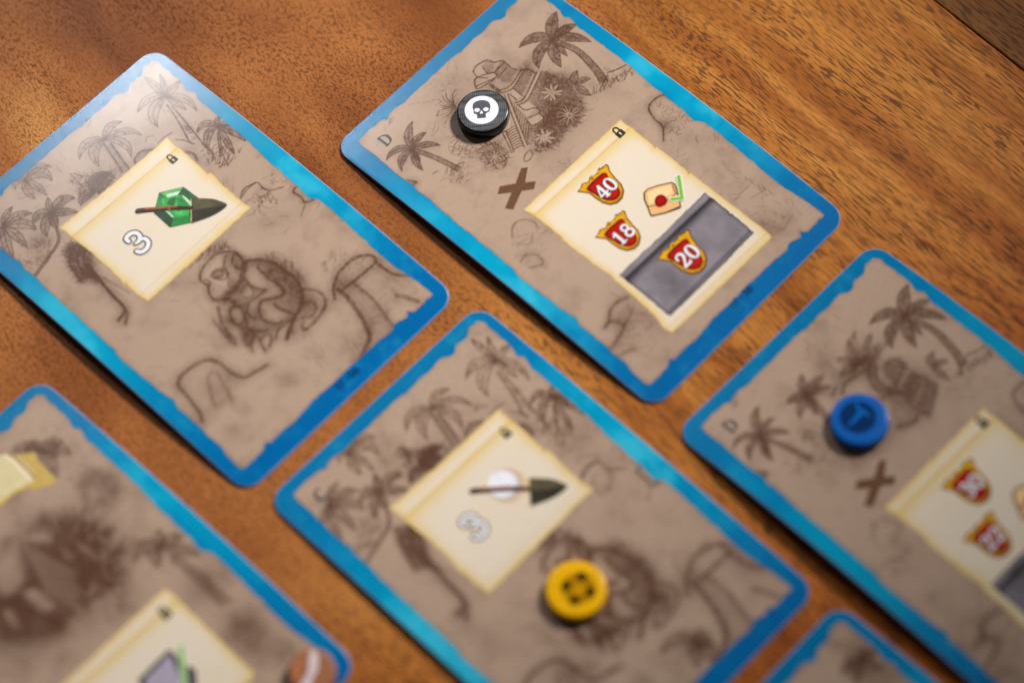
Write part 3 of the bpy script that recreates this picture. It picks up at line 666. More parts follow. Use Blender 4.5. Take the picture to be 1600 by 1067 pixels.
    F.fill(z((490, 170), (620, 160), (760, 190), (900, 300), (1020, 440), (1020, 580), (940, 700), (880, 760), (640, 820), (420, 780), (350, 690), (330, 540), (440, 400)), .30, 1.2)
    F.fill(z((300, 90), (430, 105), (480, 200), (470, 320), (400, 430), (330, 470), (350, 380), (310, 260)), .25, 1.0)
    F.fill(z((520, 250), (600, 225), (700, 330), (820, 420), (790, 480), (690, 500), (600, 560), (590, 660), (545, 660), (540, 570), (640, 470), (560, 400), (510, 330)), .75, .8, erase=True)
    F.fill(z((660, 580), (740, 560), (840, 640), (830, 700), (740, 710), (665, 680)), .7, .9, erase=True); F.fill(z((375, 620), (440, 610), (460, 690), (410, 730), (370, 690)), .7, .6, erase=True); F.smudge(z((505, 455)), .8, .6, erase=True); F.smudge(z((590, 760)), 1.0, .5, .5, erase=True)
    for c, r, a in (((850, 300), 2.6, .38), ((960, 480), 1.6, .35), ((1070, 560), 1.7, .6), ((560, 830), 1.5, .5), ((520, 900), 1.1, .5), ((330, 720), 1.3, .35), ((700, 160), 1.6, .25), ((1000, 330), 1.4, .3), ((430, 420), 1.2, .55), ((620, 640), 1.0, .3), ((900, 560), 1.2, .3), ((730, 780), 1.0, .4)):
        F.smudge(z(c), r, a)
    F.fill(z((560, 200), (700, 180), (860, 270), (1000, 440), (1000, 560), (900, 480), (840, 400), (700, 290), (620, 230)), .34, .7); F.fill(z((370, 130), (400, 115), (445, 235), (400, 225)), .6, .4); F.fill(z((300, 130), (340, 120), (360, 330), (430, 400), (360, 480), (330, 330), (290, 230)), .22, .6)
    F.fill(z((430, 770), (600, 820), (570, 900), (520, 980), (470, 900)), .6, .6); F.fill(z((340, 520), (480, 560), (420, 600)), .4, .5)
    for p, w, a in ((((75, 340), (80, 270), (130, 190), (200, 120), (290, 85), (380, 80), (430, 100), (470, 160), (492, 185)), .3, .7), (((370, 190), (375, 130), (400, 100), (450, 140), (482, 205), (462, 242), (420, 240), (385, 205)), .3, .7), (((75, 340), (110, 370), (155, 392), (165, 355), (120, 335)), .25, .65),
                    (((155, 392), (155, 450), (190, 510), (240, 532), (300, 505), (345, 440)), .32, .7), (((230, 507), (285, 485), (312, 450)), .22, .55), (((205, 425), (212, 430)), .3, .4), (((170, 310), (200, 260), (260, 235), (300, 255), (325, 290), (300, 335), (240, 335), (185, 320)), .25, .6), (((300, 225), (340, 300), (335, 380), (375, 410)), .25, .5),
                    (((480, 190), (472, 300), (420, 400), (350, 490), (300, 530)), .75, .62), (((492, 168), (600, 155), (740, 180), (850, 250), (960, 340), (1012, 430), (1022, 520), (1000, 600), (950, 690), (905, 800), (880, 885)), .55, .72), (((290, 220), (310, 130), (330, 115)), .3, .45),
                    (((490, 330), (540, 395), (640, 430), (690, 432)), .35, .6), (((610, 230), (700, 320), (800, 380), (852, 450), (820, 492), (700, 522), (635, 550), (622, 620), (642, 690)), .42, .7), (((690, 440), (580, 510), (520, 570), (518, 640), (560, 690), (605, 700)), .3, .6),
                    (((450, 450), (480, 400), (540, 400), (570, 455), (540, 510), (480, 500)), .28, .4), (((350, 660), (370, 600), (430, 588), (475, 640), (485, 700), (450, 755), (390, 735), (350, 660)), .32, .65), (((640, 700), (720, 735), (805, 745), (830, 720)), .4, .65), (((760, 565), (820, 612), (900, 640), (960, 665)), .42, .7),
                    (((380, 735), (480, 782), (600, 815), (690, 812)), .4, .7), (((560, 1000), (555, 920), (600, 860), (640, 930), (680, 1000)), .32, .6), (((640, 900), (660, 860), (720, 850), (735, 910), (715, 965)), .35, .6), (((775, 890), (800, 800), (860, 750), (920, 700)), .35, .6), (((480, 560), (500, 700), (510, 780)), .4, .5), (((380, 540), (430, 590), (500, 570)), .4, .55),
                    (((1010, 425), (1130, 435), (1220, 490), (1232, 590), (1150, 710), (1060, 795), (1022, 785), (1030, 735)), .45, .5), (((1030, 560), (1110, 540), (1150, 590), (1110, 670), (1030, 690)), .45, .45), (((240, 600), (270, 720), (330, 830), (400, 910)), .5, .45), (((200, 720), (250, 780), (340, 890), (400, 940)), .4, .4)):
        F.line(z(*p), w, a, wob=.015)
    F.smudge(z((245, 285)), .62, .85, .5); F.line(z((195, 300), (215, 262), (265, 255), (292, 285), (265, 318), (215, 318), (195, 300)), .24, .7); F.smudge(z((250, 280)), .2, .9, erase=True); F.smudge(z((170, 220)), 1.0, .5, erase=True); F.smudge(z((230, 440)), .9, .5, .7, erase=True)
    F.tufts(z((580, 130), (760, 100), (960, 220), (1060, 380), (940, 320), (760, 180)), 70, 1.0, .35, base=1.2, spread=1.2)
    F.tufts(z((0, 210), (150, 60), (240, 20), (420, 50), (200, 110)), 70, 1.0, .45, base=.6, spread=1.2)
    # stones
    z = Zm('A', 500, 370, .1875)
    F.line(z((125, 520), (112, 430), (150, 310), (200, 250), (290, 180), (380, 155), (445, 165), (462, 210), (380, 290), (245, 400), (190, 440)), .4, .62); F.line(z((462, 210), (530, 260), (620, 315), (750, 325)), .38, .6); F.line(z((150, 440), (220, 500), (300, 600), (385, 740), (410, 850), (370, 950), (325, 1060)), .65, .6); F.line(z((285, 395), (450, 530), (560, 680), (630, 765)), .4, .5); F.line(z((640, 490), (700, 500), (760, 520), (820, 540)), .6, .42)
    F.fill(z((180, 440), (290, 400), (460, 540), (620, 760), (480, 900), (400, 850), (330, 620)), .25, 1.0); F.smudge(z((170, 370)), 1.2, .4); F.smudge(z((560, 330)), 2.5, .2); F.tufts(z((150, 200), (300, 120), (450, 140), (200, 300)), 24, 1.2, .25)
    F.tufts(z((0, 260), (120, 140), (240, 130), (60, 420)), 24, 1.4, .25, base=.7, spread=.8)
    z = Zm('A', 250, 570, .1875)
    F.line(z((350, 470), (335, 405), (210, 240), (155, 180), (165, 110), (235, 40), (330, -20), (420, -40), (500, -10), (600, 70), (700, 105), (790, 60), (900, 0)), .45, .6); F.line(z((430, 60), (400, 120), (440, 300), (470, 340)), .35, .3); F.line(z((470, 60), (540, 170), (600, 300)), .35, .3)
    F.smudge(z((450, 200)), 2.4, .25); F.smudge(z((1080, 120)), 1.6, .25); F.smudge(z((620, 560)), 1.8, .2); F.smudge(z((600, 100)), 1.6, .25)
    z = Zm('A', 250, 80, .3937)               # rocks above the monkey
    F.line(z((320, 585), (350, 545), (385, 522), (410, 545), (440, 552), (490, 540)), .25, .55); F.line(z((535, 545), (530, 560), (560, 580), (575, 600), (610, 592)), .3, .6); F.line(z((560, 655), (575, 610)), .2, .45); F.line(z((540, 540), (570, 545), (605, 590)), .2, .4); F.tufts(z((340, 580), (430, 540), (470, 600), (390, 650)), 50, 1.0, .35); F.tufts(z((420, 490), (500, 480), (540, 540), (450, 540)), 26, 1.1, .25)
    F.smudge(z((560, 1000)), 2.4, .12)

def sketch_ruin(F):                           # the out-of-focus ruin on the lower left card
    z = Zm('E', 0, 680, .3)
    F.smudge(z((300, 700)), 9.0, .7, 7.0); F.smudge(z((160, 900)), 6.0, .8); F.smudge(z((320, 760)), 5.0, .8); F.smudge(z((60, 960)), 4.0, .8)
    for poly, a in ((((110, 560), (200, 540), (330, 560), (420, 680), (440, 820), (380, 940), (290, 860), (170, 740)), .88), (((130, 500), (230, 400), (310, 470), (300, 520)), .6), (((330, 520), (480, 500), (600, 620), (570, 740), (430, 660)), .5), (((0, 830), (110, 840), (160, 900), (60, 940)), .8), (((0, 940), (120, 960), (260, 1000), (240, 1060), (0, 1060)), .75), (((200, 900), (300, 900), (330, 1000), (240, 1040)), .6), (((430, 200), (560, 190), (640, 300), (560, 390), (420, 330)), .5), (((0, 540), (90, 530), (60, 590), (0, 640)), .5)):
        F.fill(z(*poly), a, 1.8)
    for poly, a in ((((0, 640), (70, 620), (120, 750), (10, 840)), .5), (((130, 830), (180, 800), (280, 880), (230, 910)), .7), (((140, 530), (230, 515), (260, 545), (150, 550)), .6), (((330, 570), (360, 560), (380, 640), (340, 630)), .5), (((460, 760), (500, 760), (510, 810), (470, 820)), .6), (((20, 910), (60, 920), (90, 990), (50, 970)), .6), (((470, 270), (490, 270), (500, 320), (475, 330)), .7)):
        F.fill(z(*poly), a, 1.2, erase=True)
    for k in range(9):                        # plank joints and fronds
        F.line(z((130 + 34 * k, 570 + 18 * k), (190 + 30 * k, 690 + 16 * k), (250 + 22 * k, 820 + 12 * k)), .35, .26, soft=.4, erase=True)
    F.tufts(z((300, 480), (500, 480), (620, 640), (560, 800), (420, 900), (440, 700)), 90, 3.0, .5, .5, base=.6, spread=2.4)
    F.tufts(z((300, 480), (500, 480), (620, 640), (560, 800), (420, 900), (440, 700)), 24, 2.4, .35, .4, base=.6, spread=2.4, erase=True)
    for tip, c in (((370, 100), (300, 60)), ((300, 220), (260, 130)), ((60, 90), (120, 50)), ((180, 20), (170, 60)), ((330, 40), (280, 30))): F.leaf(z((200, 80)), z(c), z(tip), 1.0, .4, .5)
    z = Zm('E', 0, 590, .4469)
    F.palm(z((560, 600)), [(z((470, 640)), z((500, 570)), 1.0), (z((560, 660)), z((530, 630)), .9), (z((640, 560)), z((600, 550)), .9), (z((700, 620)), z((640, 590)), .9), (z((560, 530)), z((550, 560)), .8)], z((600, 620), (700, 700), (790, 790)), (1.2, 1.6), .45, .5)
    F.smudge(z((720, 720)), 3.0, .45); F.smudge(z((880, 900)), 3.2, .5); F.smudge(z((1000, 960)), 2.0, .4); F.smudge(z((830, 850)), 2.5, .3)

def sketch_corner_palm(F):                    # the card peeking in at the lower edge
    z = Zm('F', 1170, 867, .1875)
    F.smudge(z((900, 900)), 1.6, .6, 3.2, -.5); F.smudge(z((1000, 820)), 1.0, .45); F.smudge(z((720, 740)), .9, .4); F.smudge(z((1150, 1000)), 2.5, .4)
    for tip, c in (((1080, 800), (980, 800)), ((780, 1000), (830, 880)), ((1120, 960), (1020, 900)), ((900, 1080), (880, 980)), ((960, 760), (930, 820))): F.leaf(z((940, 890)), z(c), z(tip), .7, .4, .55)

# ------------------------------------------------------------------ card builder
M_STOCK = flat('card_paper_core', (138, 150, 190), 0.30, 0.5, False)
M_PRINT = print_mat('printed_card', 0.17)
M_DARK = flat('dark_print', (52, 50, 46)); M_GREY = flat('grey_print', (70, 72, 74)); M_BROWNX = flat('sepia_print', (104, 72, 52))
M_WHITE = flat('white_print', (228, 228, 236)); M_LINE = flat('outline_print', (66, 38, 18)); M_GOLD = flat('gold_print', (214, 160, 30), var=.12); M_GOLD2 = flat('gold_shade_print', (176, 112, 16), var=.12)
M_RED = flat('red_print', (172, 26, 14), var=.18); M_RED2 = flat('dark_red_print', (140, 14, 16), var=.2); M_TAN = flat('tan_print', (226, 176, 120)); M_TAN2 = flat('light_tan_print', (240, 204, 152))
M_GREEN = flat('green_print', (124, 184, 36)); M_NAVY = flat('navy_print', (4, 50, 104)); M_YEL = flat('keyhole_print', (236, 220, 170))

def card_stock(card, parent):
    o = round_rect(CW, CH, CR, 7); pts = []
    n = len(o)
    for i in range(n):                        # extra points along the long sides so that they follow the bow
        a, b = o[i], o[(i + 1) % n]; k = max(1, int(math.hypot(b[0] - a[0], b[1] - a[1]) / 2.5))
        for j in range(k): pts.append((a[0] + (b[0] - a[0]) * j / k, a[1] + (b[1] - a[1]) * j / k))
    n = len(pts); rings = []
    bz = 0.10
    for inset, z in ((0.0, 0.0), (0.0, TH - bz), (0.04, TH - bz * .4), (0.14, TH - 0.004)):
        sx, sy = (CW / 2 - inset) / (CW / 2), (CH / 2 - inset) / (CH / 2)
        rings.append([(x * sx * MM, y * sy * MM, (z + float(arch(card, y))) * MM) for x, y in pts])
    v = [p for r in rings for p in r]; f = []
    for r in range(3):
        for i in range(n): k = (i + 1) % n; f.append((r * n + i, r * n + k, (r + 1) * n + k, (r + 1) * n + i))
    # underside: strips across the card
    half = sorted(range(n), key=lambda i: pts[i][1]); 
    ob = mesh_obj('card_stock', v, f, [M_STOCK], parent, smooth_=True)
    import bmesh
    bm = bmesh.new(); bm.from_mesh(ob.data); bm.verts.ensure_lookup_table()
    L = {}
    for i in range(n): L.setdefault(round(pts[i][1], 3), []).append(i)
    rows = [sorted(L[y], key=lambda i: pts[i][0]) for y in sorted(L)]
    rows = [r for r in rows if len(r) >= 2]
    for a, b in zip(rows[:-1], rows[1:]):
        try: bm.faces.new([bm.verts[a[0]], bm.verts[b[0]], bm.verts[b[-1]], bm.verts[a[-1]]])
        except ValueError: pass
    bm.to_mesh(ob.data); bm.free()
    return ob

def scroll_part(card, tmpl, outline, crease, crease2, parent, res, seed):
    F = Field(card, roughen(outline, 0.6, 0.05, np.random.default_rng(seed)), res, seed)
    return F.build('scroll', SHEET['scroll'], paper_colors(F, crease, crease2), parent, M_PRINT)

zA1 = Zm('A', 0, 70, .4028)
SCROLL_C = (zA1((230, 710), (440, 540), (650, 360), (668, 382), (690, 400), (730, 430), (800, 495), (806, 503), (812, 498), (820, 497), (870, 550), (940, 610), (975, 632), (770, 820), (575, 997), (540, 975), (496, 938), (487, 924), (484, 934), (420, 865), (345, 800), (280, 748)), zA1((280, 748), (690, 400)), zA1((540, 975), (940, 612)))
SCROLL_D = (zBr((85, 360), (250, 205), (430, 38), (448, 55), (465, 65), (520, 108), (548, 132), (552, 140), (558, 134), (620, 182), (668, 222), (672, 232), (678, 226), (760, 290), (845, 355), (910, 405), (962, 448), (965, 460), (790, 630), (615, 796), (590, 785), (545, 730), (470, 660), (410, 612), (400, 598), (325, 545), (225, 468), (222, 458), (125, 380)), zBr((125, 380), (465, 68)), zBr((590, 783), (948, 442)))
SLATE = (zBr((425, 590), (580, 445), (730, 297), (745, 312), (760, 320), (815, 365), (820, 376), (826, 372), (905, 440), (880, 465), (750, 597), (610, 735), (595, 730), (520, 665), (445, 605)), zBr((445, 608), (752, 318)), zBr((597, 728), (885, 440)))

zs = Zm('B', 880, 240, .1875)
SH_C = np.array(zs((330, 285)))
SH_OUT = np.array(zs((122, 318), (150, 285), (160, 255), (172, 247), (180, 256), (188, 240), (200, 244), (214, 232), (222, 200), (240, 188), (256, 190), (285, 160), (288, 140), (300, 124), (312, 132), (322, 114), (336, 118), (345, 100), (362, 97), (375, 106), (388, 152), (430, 205), (480, 255), (502, 310), (490, 370), (450, 410), (390, 425), (330, 410), (270, 372), (220, 332), (175, 325))) - SH_C
SH_RED = np.array(zs((205, 305), (210, 278), (245, 240), (290, 200), (330, 170), (362, 174), (380, 205), (430, 250), (465, 300), (470, 345), (440, 380), (390, 392), (330, 378), (270, 342))) - SH_C

def shield(card, off, num, parent, k=1.0):
    c = SH_C + off
    out = SH_OUT * k; cen = out.mean(0)
    s = Ink(card, 0.08)
    s.poly(c + out + (out - cen) * 0.035, M_LINE); s.poly(c + out * .985, M_GOLD2); s.poly(c + cen + (out - cen) * 0.93, M_GOLD)
    for i in (2, 4, 6, 11, 13, 15, 17):      # battlement teeth
        p = c + cen + (out[i] - cen) * .97; q = c + cen + (out[i] - cen) * .80; s.ribbon([p, q], 0.10, M_LINE, caps=False)
    dot = c + np.array(zs((242, 211))) - SH_C; s.poly([dot + .19 * np.array([math.cos(a), math.sin(a)]) for a in np.linspace(0, 2 * math.pi, 12, endpoint=False)], M_RED)
    b = s.build('shield_badge', parent)
    r = Ink(card, 0.14); red = smooth(SH_RED * k, 4, True); rc = red.mean(0)
    r.poly(c + rc + (red - rc) * 1.035, M_LINE); r.poly(c + red, M_RED2); r.poly(c + rc + (red - rc) * np.array([.86, .86]) + (0.02, -.06), M_RED); r.build('red_field', b)
    t = Ink(card, 0.17); glyphs(t, num, c + np.array(zs((357, 293))) - SH_C, 2.35 * k, M_WHITE, .80, M_LINE, 0.10, 1.0); t.build('numeral', b)
    return b

def padlock(card, p0, parent, k=1.0):
    c = np.array(p0); s = Ink(card, 0.08)
    s.ribbon([c + k * np.array(p) for p in ((-.42, .1), (-.42, .62), (-.2, .92), (.1, .92), (.32, .62), (.32, .1))], .24 * k, M_DARK, caps=False)
    w, h, r = .62 * k, .52 * k, .14 * k
    s.poly([c + (x - .04 * k, y - .32 * k) for x, y in round_rect(2 * w, 2 * h, r, 4)], M_DARK)
    s.poly([c + (-.04 * k + .15 * k * math.cos(a), -.22 * k + .15 * k * math.sin(a)) for a in np.linspace(0, 2 * math.pi, 10, endpoint=False)], M_YEL)
    s.poly([c + k * np.array(p) for p in ((-.09, -.25), (.01, -.25), (.05, -.58), (-.13, -.58))], M_YEL)
    return s.build('padlock', parent)

def code_text(card, c, parent, text):
    s = Ink(card, 0.015); glyphs(s, text, c, 1.15, M_NAVY, .8, bold=1.0); return s.build('code_lettering', parent)

def letter(card, c, ch, parent):
    s = Ink(card, 0.04); glyphs(s, ch, c, 2.1, M_GREY, bold=1.35); return s.build('letter_mark', parent)

def check(ink, pts, k=1.0):
    for m_, g_ in ((M_WHITE, .14 * k), (M_GREEN, 0)):
        for a_, b_ in zip(pts[:-1], pts[1:]): ink.ribbon([a_, b_], 0.56 * k, m_, g_)

CARD_LABEL = {
    'A': 'blue bordered card with a green gem and trowel on its scroll',
    'B': 'blue bordered card with shields 40, 18 and 20 and a stepped temple drawing',
    'C': 'blue bordered card with a white pearl and trowel on its scroll',
    'D': 'blue bordered card with shields 30 and 22 and a treasure chest drawing',
    'E': 'blue bordered card with a dark ruin drawing and a cream ribbon banner',
    'F': 'blue bordered card beside the pearl card, only its palm leaf corner showing'}
GROUP = 'game cards laid out on the wooden table'
RES = {'A': .13, 'B': .115, 'C': .24, 'D': .22, 'E': .30, 'F': .30}
CARD = {}
for ci, (card, (cx, cy, a, H)) in enumerate(CARDS.items()):
    root = bpy.data.objects.new('game_card', None); link(root); root.empty_display_size = .01
    root.location = (cx * MM, cy * MM, 0.0); root.rotation_euler = (0, 0, math.radians(a))
    tag(root, CARD_LABEL[card], 'card', GROUP); CARD[card] = root
    card_stock(card, root)
    Fb = Field(card, round_rect(CW - .28, CH - .28, CR - .14, 8), 0.45, 50 + ci)
    Fb.build('blue_border', 0.0, border_colors(Fb), root, M_PRINT)
    F = Field(card, TORN, RES[card], 10 + ci)
    if card in 'AC': sketch_card_c(F)
    if card in 'BD': sketch_palms_d(F)
    if card == 'B': sketch_temple(F)
    if card == 'D': sketch_chest(F)
    if card == 'E': sketch_ruin(F)
    if card == 'F': sketch_corner_palm(F)
    if card == 'C':
        z = Zm('C', 780, 700, .344); F.smudge(z((880, 890)), 1.8, .5); F.smudge(z((300, 1000)), 2.5, .3)
        for tip, c in (((740, 930), (790, 840)), ((970, 900), (920, 830)), ((900, 1000), (900, 930)), ((1000, 990), (960, 900))): F.leaf(z((880, 860)), z(c), z(tip), .9, .4, .5)
    FB = np.array(TORN); lo, hi = FB.min(0), FB.max(0)          # faint pencil wash over the whole panel
    for _ in range(34):
        c = lo + F.rng.random(2) * (hi - lo); g = F.rng.random() * 3; l = 1.5 + 3 * F.rng.random(); F.smudge(c, l, .10 + .08 * F.rng.random(), l * .45, g)
        for _k in range(5):
            p = c + F.rng.normal(0, 1.6, 2); v = np.array([math.cos(g + F.rng.normal(0, .4)), math.sin(g + F.rng.normal(0, .4))]) * (0.6 + 1.4 * F.rng.random()); F.line([p, p + v * .5 + F.rng.normal(0, .12, 2), p + v], .14, .16 + .14 * F.rng.random(), n=3)
    F.build('sand_panel', SHEET['sand'], sand_colors(F), root, M_PRINT)
    r2 = min(RES[card], .2)
    if card in 'AC':
        scroll_part(card, 0, *SCROLL_C, root, r2, 70 + ci); padlock(card, Zm('A', 100, 110, .1875)((903, 740)), root)
        z = Zm('A', 180, 270, .14053)
        g = Ink(card, .08)
        if card == 'A':
            G = [flat('emerald_%d' % i, c, .23, .4, True, .3) for i, c in enumerate(((4, 60, 22), (12, 124, 42), (70, 176, 88), (206, 236, 202), (8, 90, 32), (26, 164, 60)))]
            g.poly(z((488, 225), (760, 160), (935, 290), (885, 550), (610, 612), (430, 450)), G[0])
            for q, i in ((((500, 230), (755, 165), (700, 240), (560, 275)), 2), (((755, 165), (925, 292), (850, 330), (705, 240)), 4), (((488, 240), (555, 275), (520, 385), (440, 440)), 1), (((560, 275), (700, 240), (845, 335), (820, 480), (650, 505), (520, 400)), 5),
                         (((570, 245), (730, 205), (690, 250), (580, 280)), 3), (((735, 250), (760, 260), (845, 330), (840, 375)), 3), (((600, 300), (680, 275), (650, 380), (575, 350)), 4), (((690, 275), (740, 290), (830, 360), (700, 370)), 1), (((520, 290), (560, 285), (540, 360), (525, 350)), 2),
                         (((440, 450), (520, 400), (650, 505), (610, 605)), 0), (((650, 505), (820, 480), (880, 548), (615, 605)), 1), (((560, 430), (600, 440), (655, 500), (640, 505)), 3), (((640, 430), (760, 435), (730, 475), (660, 480)), 2)): g.poly(z(*q), G[i])
            g.build('emerald', root)
        else:
            W1, W2, W3 = flat('pearl_white', (232, 232, 244), .25), flat('pearl_shade', (196, 178, 168), .3), flat('pearl_glow', (226, 188, 140), .3)
            c = np.array(px('C', (789, 757)))
            for r, m, o in ((2.75, W3, (.30, -.40)), (2.6, W2, (.05, -.12)), (2.15, W1, (-.22, .30))):
                g.poly([c + o + r * np.array([math.cos(t), math.sin(t)]) for t in np.linspace(0, 2 * math.pi, 24, endpoint=False)], m)
            g.build('pearl', root)
        t = Ink(card, .15); BL, BL2, HD, HD2 = flat('blade_print', (88, 80, 62), var=.25), flat('blade_shade_print', (54, 52, 42), var=.25), flat('handle_print', (150, 88, 46), var=.2), flat('handle_shade_print', (58, 32, 22), var=.2)
        t.poly(smooth(z((850, 300), (940, 290), (1080, 296), (1180, 325), (1245, 362), (1180, 425), (1060, 490), (900, 548), (850, 555), (850, 430)), 4, True), BL)
        t.poly(z((855, 425), (1000, 400), (1240, 364), (1180, 425), (1060, 490), (900, 546), (855, 552)), BL2)
        t.ribbon(z((845, 300), (848, 550)), .10, flat('blade_edge_print', (232, 210, 130)), caps=False)
        t.ribbon(z((255, 430), (330, 420), (600, 400), (850, 395)), (.85, .8, .72, .6), HD2); t.ribbon(z((340, 408), (600, 385), (700, 382)), (.38, .34, .2), HD); t.ribbon(z((600, 378), (605, 425)), .3, HD, caps=False); t.ribbon(z((700, 372), (706, 430)), .3, HD2, caps=False)
        t.build('trowel', root)
        n = Ink(card, .08); NL = flat('numeral_line', (58, 46, 22))
        for m_, g_ in ((NL, .22), (M_WHITE, 0.0)):
            n.ribbon(z((152, 768), (124, 738), (158, 690), (225, 670), (274, 705), (264, 762), (228, 790)), (.62, .66, .66, .66, .66, .6, .42), m_, g_); n.ribbon(z((262, 762), (322, 734), (370, 775), (352, 842), (292, 884), (242, 876)), (.42, .6, .66, .66, .66, .62), m_, g_)
        n.build('numeral', root)
        code_text(card, Zm('A', 500, 370, .1875)((230, 1180)), root, 'BF-08') if card == 'A' else None
        if card == 'C': letter('C', px('C', (500, 773)), 'C', root)
    if card in 'BD':
        scroll_part(card, 0, *SCROLL_D, root, r2, 70 + ci)
        F2 = Field(card, roughen(SLATE[0], .6, .05, np.random.default_rng(5)), r2, 90 + ci); F2.build('slate_panel', SHEET['slate'], slate_colors(F2, SLATE[1], SLATE[2]), root, M_PRINT)
        padlock(card, zBr((425, 84)), root, 1.1)
        o18 = np.array(zs((473, 668))) - SH_C; o20 = np.array(zs((1008, 848))) - SH_C
        if card == 'B': nums = ('40', '18', '20')
        else: nums = ('30', '22')
        shield(card, np.zeros(2), nums[0], root); shield(card, o18, nums[1], root, .97); 
        if card == 'B': shield(card, o20, nums[2], root, 1.06)
        e = Ink(card, .08)
        e.poly(zs((668, 330), (700, 295), (800, 262), (905, 240), (935, 255), (960, 330), (984, 445), (975, 460), (860, 500), (740, 528), (722, 515), (700, 450), (672, 390)), M_LINE)
        e.poly(zs((680, 335), (705, 303), (800, 272), (900, 250), (926, 262), (948, 330), (972, 440), (860, 488), (742, 516), (730, 505), (712, 450), (685, 390)), M_TAN)
        e.poly(zs((700, 330), (800, 290), (895, 265), (915, 330), (820, 380), (720, 430)), M_TAN2)
        e.ribbon(zs((708, 443), (765, 435), (860, 395), (950, 330)), .12, M_LINE); e.ribbon(zs((910, 262), (930, 320), (945, 335)), .12, M_LINE)
        eo = e.build('envelope', root)
        w = Ink(card, .11); w.poly(smooth(zs((762, 385), (785, 355), (820, 345), (855, 365), (868, 400), (850, 432), (800, 450), (768, 430)), 4, True), M_RED2); w.poly(smooth(zs((785, 385), (815, 365), (845, 385), (840, 415), (800, 425)), 4, True), flat('wax_print', (160, 20, 24), var=.2)); w.build('wax_seal', eo)
        ck = Ink(card, .13); check(ck, zs((962, 196), (990, 378), (904, 384))); ck.build('check_mark', eo)
        x = Ink(card, .04); z = zBr
        x.poly(z((78, 212), (102, 208), (92, 262), (130, 258), (124, 286), (80, 292), (50, 358), (20, 354), (44, 298), (-6, 304), (2, 276), (58, 266)), M_BROWNX)
        x.build('x_mark', root)
        letter(card, Zm('B', 590, 170, .11245)((100, 440)), 'D', root)
        code_text(card, zB7((1375, 75)), root, 'BF-38') if card == 'B' else None
    if card == 'E':
        O = [px('E', p) for p in ((258, 918), (275, 932), (330, 985), (397, 1050), (395, 1060), (250, 1200), (190, 1250), (60, 1125), (20, 1140))]
        scroll_part(card, 0, O, [px('E', (275, 936)), px('E', (60, 1128))], [px('E', (397, 1062)), px('E', (250, 1205))], root, r2, 77)
        padlock(card, px('E', (258, 957)), root, 1.1)
        z = Zm('E', 80, 900, .2125); g = Ink(card, .08)
        g.poly(z((640, 760), (720, 680), (860, 540), (900, 560), (960, 640), (1060, 680), (1075, 800), (900, 1000), (700, 950)), flat('slab_shade_print', (66, 60, 70))); g.poly(z((690, 760), (780, 670), (870, 570), (930, 700), (960, 800), (860, 950), (720, 900)), flat('slab_print', (168, 160, 178)))
        so = g.build('stone_slab', root); ck = Ink(card, .12); check(ck, z((955, 520), (985, 830), (820, 850)), 1.1); ck.build('check_mark', so)
        z = Zm('E', 0, 590, .1875); b = Ink(card, .05)
        b.poly(z((110, 650), (290, 620), (320, 690), (475, 850), (430, 890), (280, 940), (200, 900), (140, 680)), flat('ribbon_shade_print', (196, 166, 92))); b.poly(smooth(z((-100, 690), (0, 650), (70, 633), (140, 680), (250, 790), (300, 860), (240, 900), (120, 960), (0, 1060), (-160, 1000)), 3, True), flat('ribbon_print', (214, 200, 156)))
        b.ribbon(z((75, 650), (140, 700), (240, 800), (285, 860)), (.9, 1.3, .9), flat('ribbon_light_print', (232, 222, 190))); b.ribbon(z((70, 634), (140, 682), (250, 792), (300, 862)), .45, flat('ribbon_fold_print', (168, 132, 62))); b.ribbon(z((-60, 1050), (0, 1050), (120, 955), (240, 898), (300, 862)), .6, flat('ribbon_edge_print', (204, 172, 92)))
        b.build('ribbon_banner', root)

# ------------------------------------------------------------------ disc tokens
def place(card, p, h):
    """World point on the card below pixel p of a point h above the card's face."""
    cx, cy, a, H = CARDS[card]; c, s = math.cos(math.radians(a)), math.sin(math.radians(a)); z = TH
    for _ in range(8):
        w = on_plane(p, z + h); d = w - (cx, cy); z = TH + .02 + float(arch(card, -s * d[0] + c * d[1]))
    return w[0], w[1], z

def token_body(parent, R, h, mat, name='disc', er=0.55, dish=0.0):
    prof = [(0, 0), (R - er * .7, 0)] + [(R - er * .7 + er * .7 * math.sin(t), er * .7 - er * .7 * math.cos(t)) for t in np.linspace(.3, math.pi / 2, 4)]
    prof += [(R - er + er * math.cos(t), h - er + er * math.sin(t)) for t in np.linspace(0, math.pi / 2, 8)]
    prof += [(R * .6, h + .005), (0, h + .01)]
    n = 72; v = []; f = []
    for r, z in prof[1:-1]:
        for k in range(n): t = 2 * math.pi * k / n; v.append((r * math.cos(t) * MM, r * math.sin(t) * MM, z * MM))
    m = len(prof) - 2
    for i in range(m - 1):
        for k in range(n): q = (k + 1) % n; f.append((i * n + k, i * n + q, (i + 1) * n + q, (i + 1) * n + k))
    v.append((0, 0, 0)); v.append((0, 0, prof[-1][1] * MM)); b = len(v)
    for k in range(n): q = (k + 1) % n; f.append((b - 2, q, k)); f.append((b - 1, (m - 1) * n + k, (m - 1) * n + q))
    return mesh_obj(name, v, f, [mat], parent, smooth_=True)

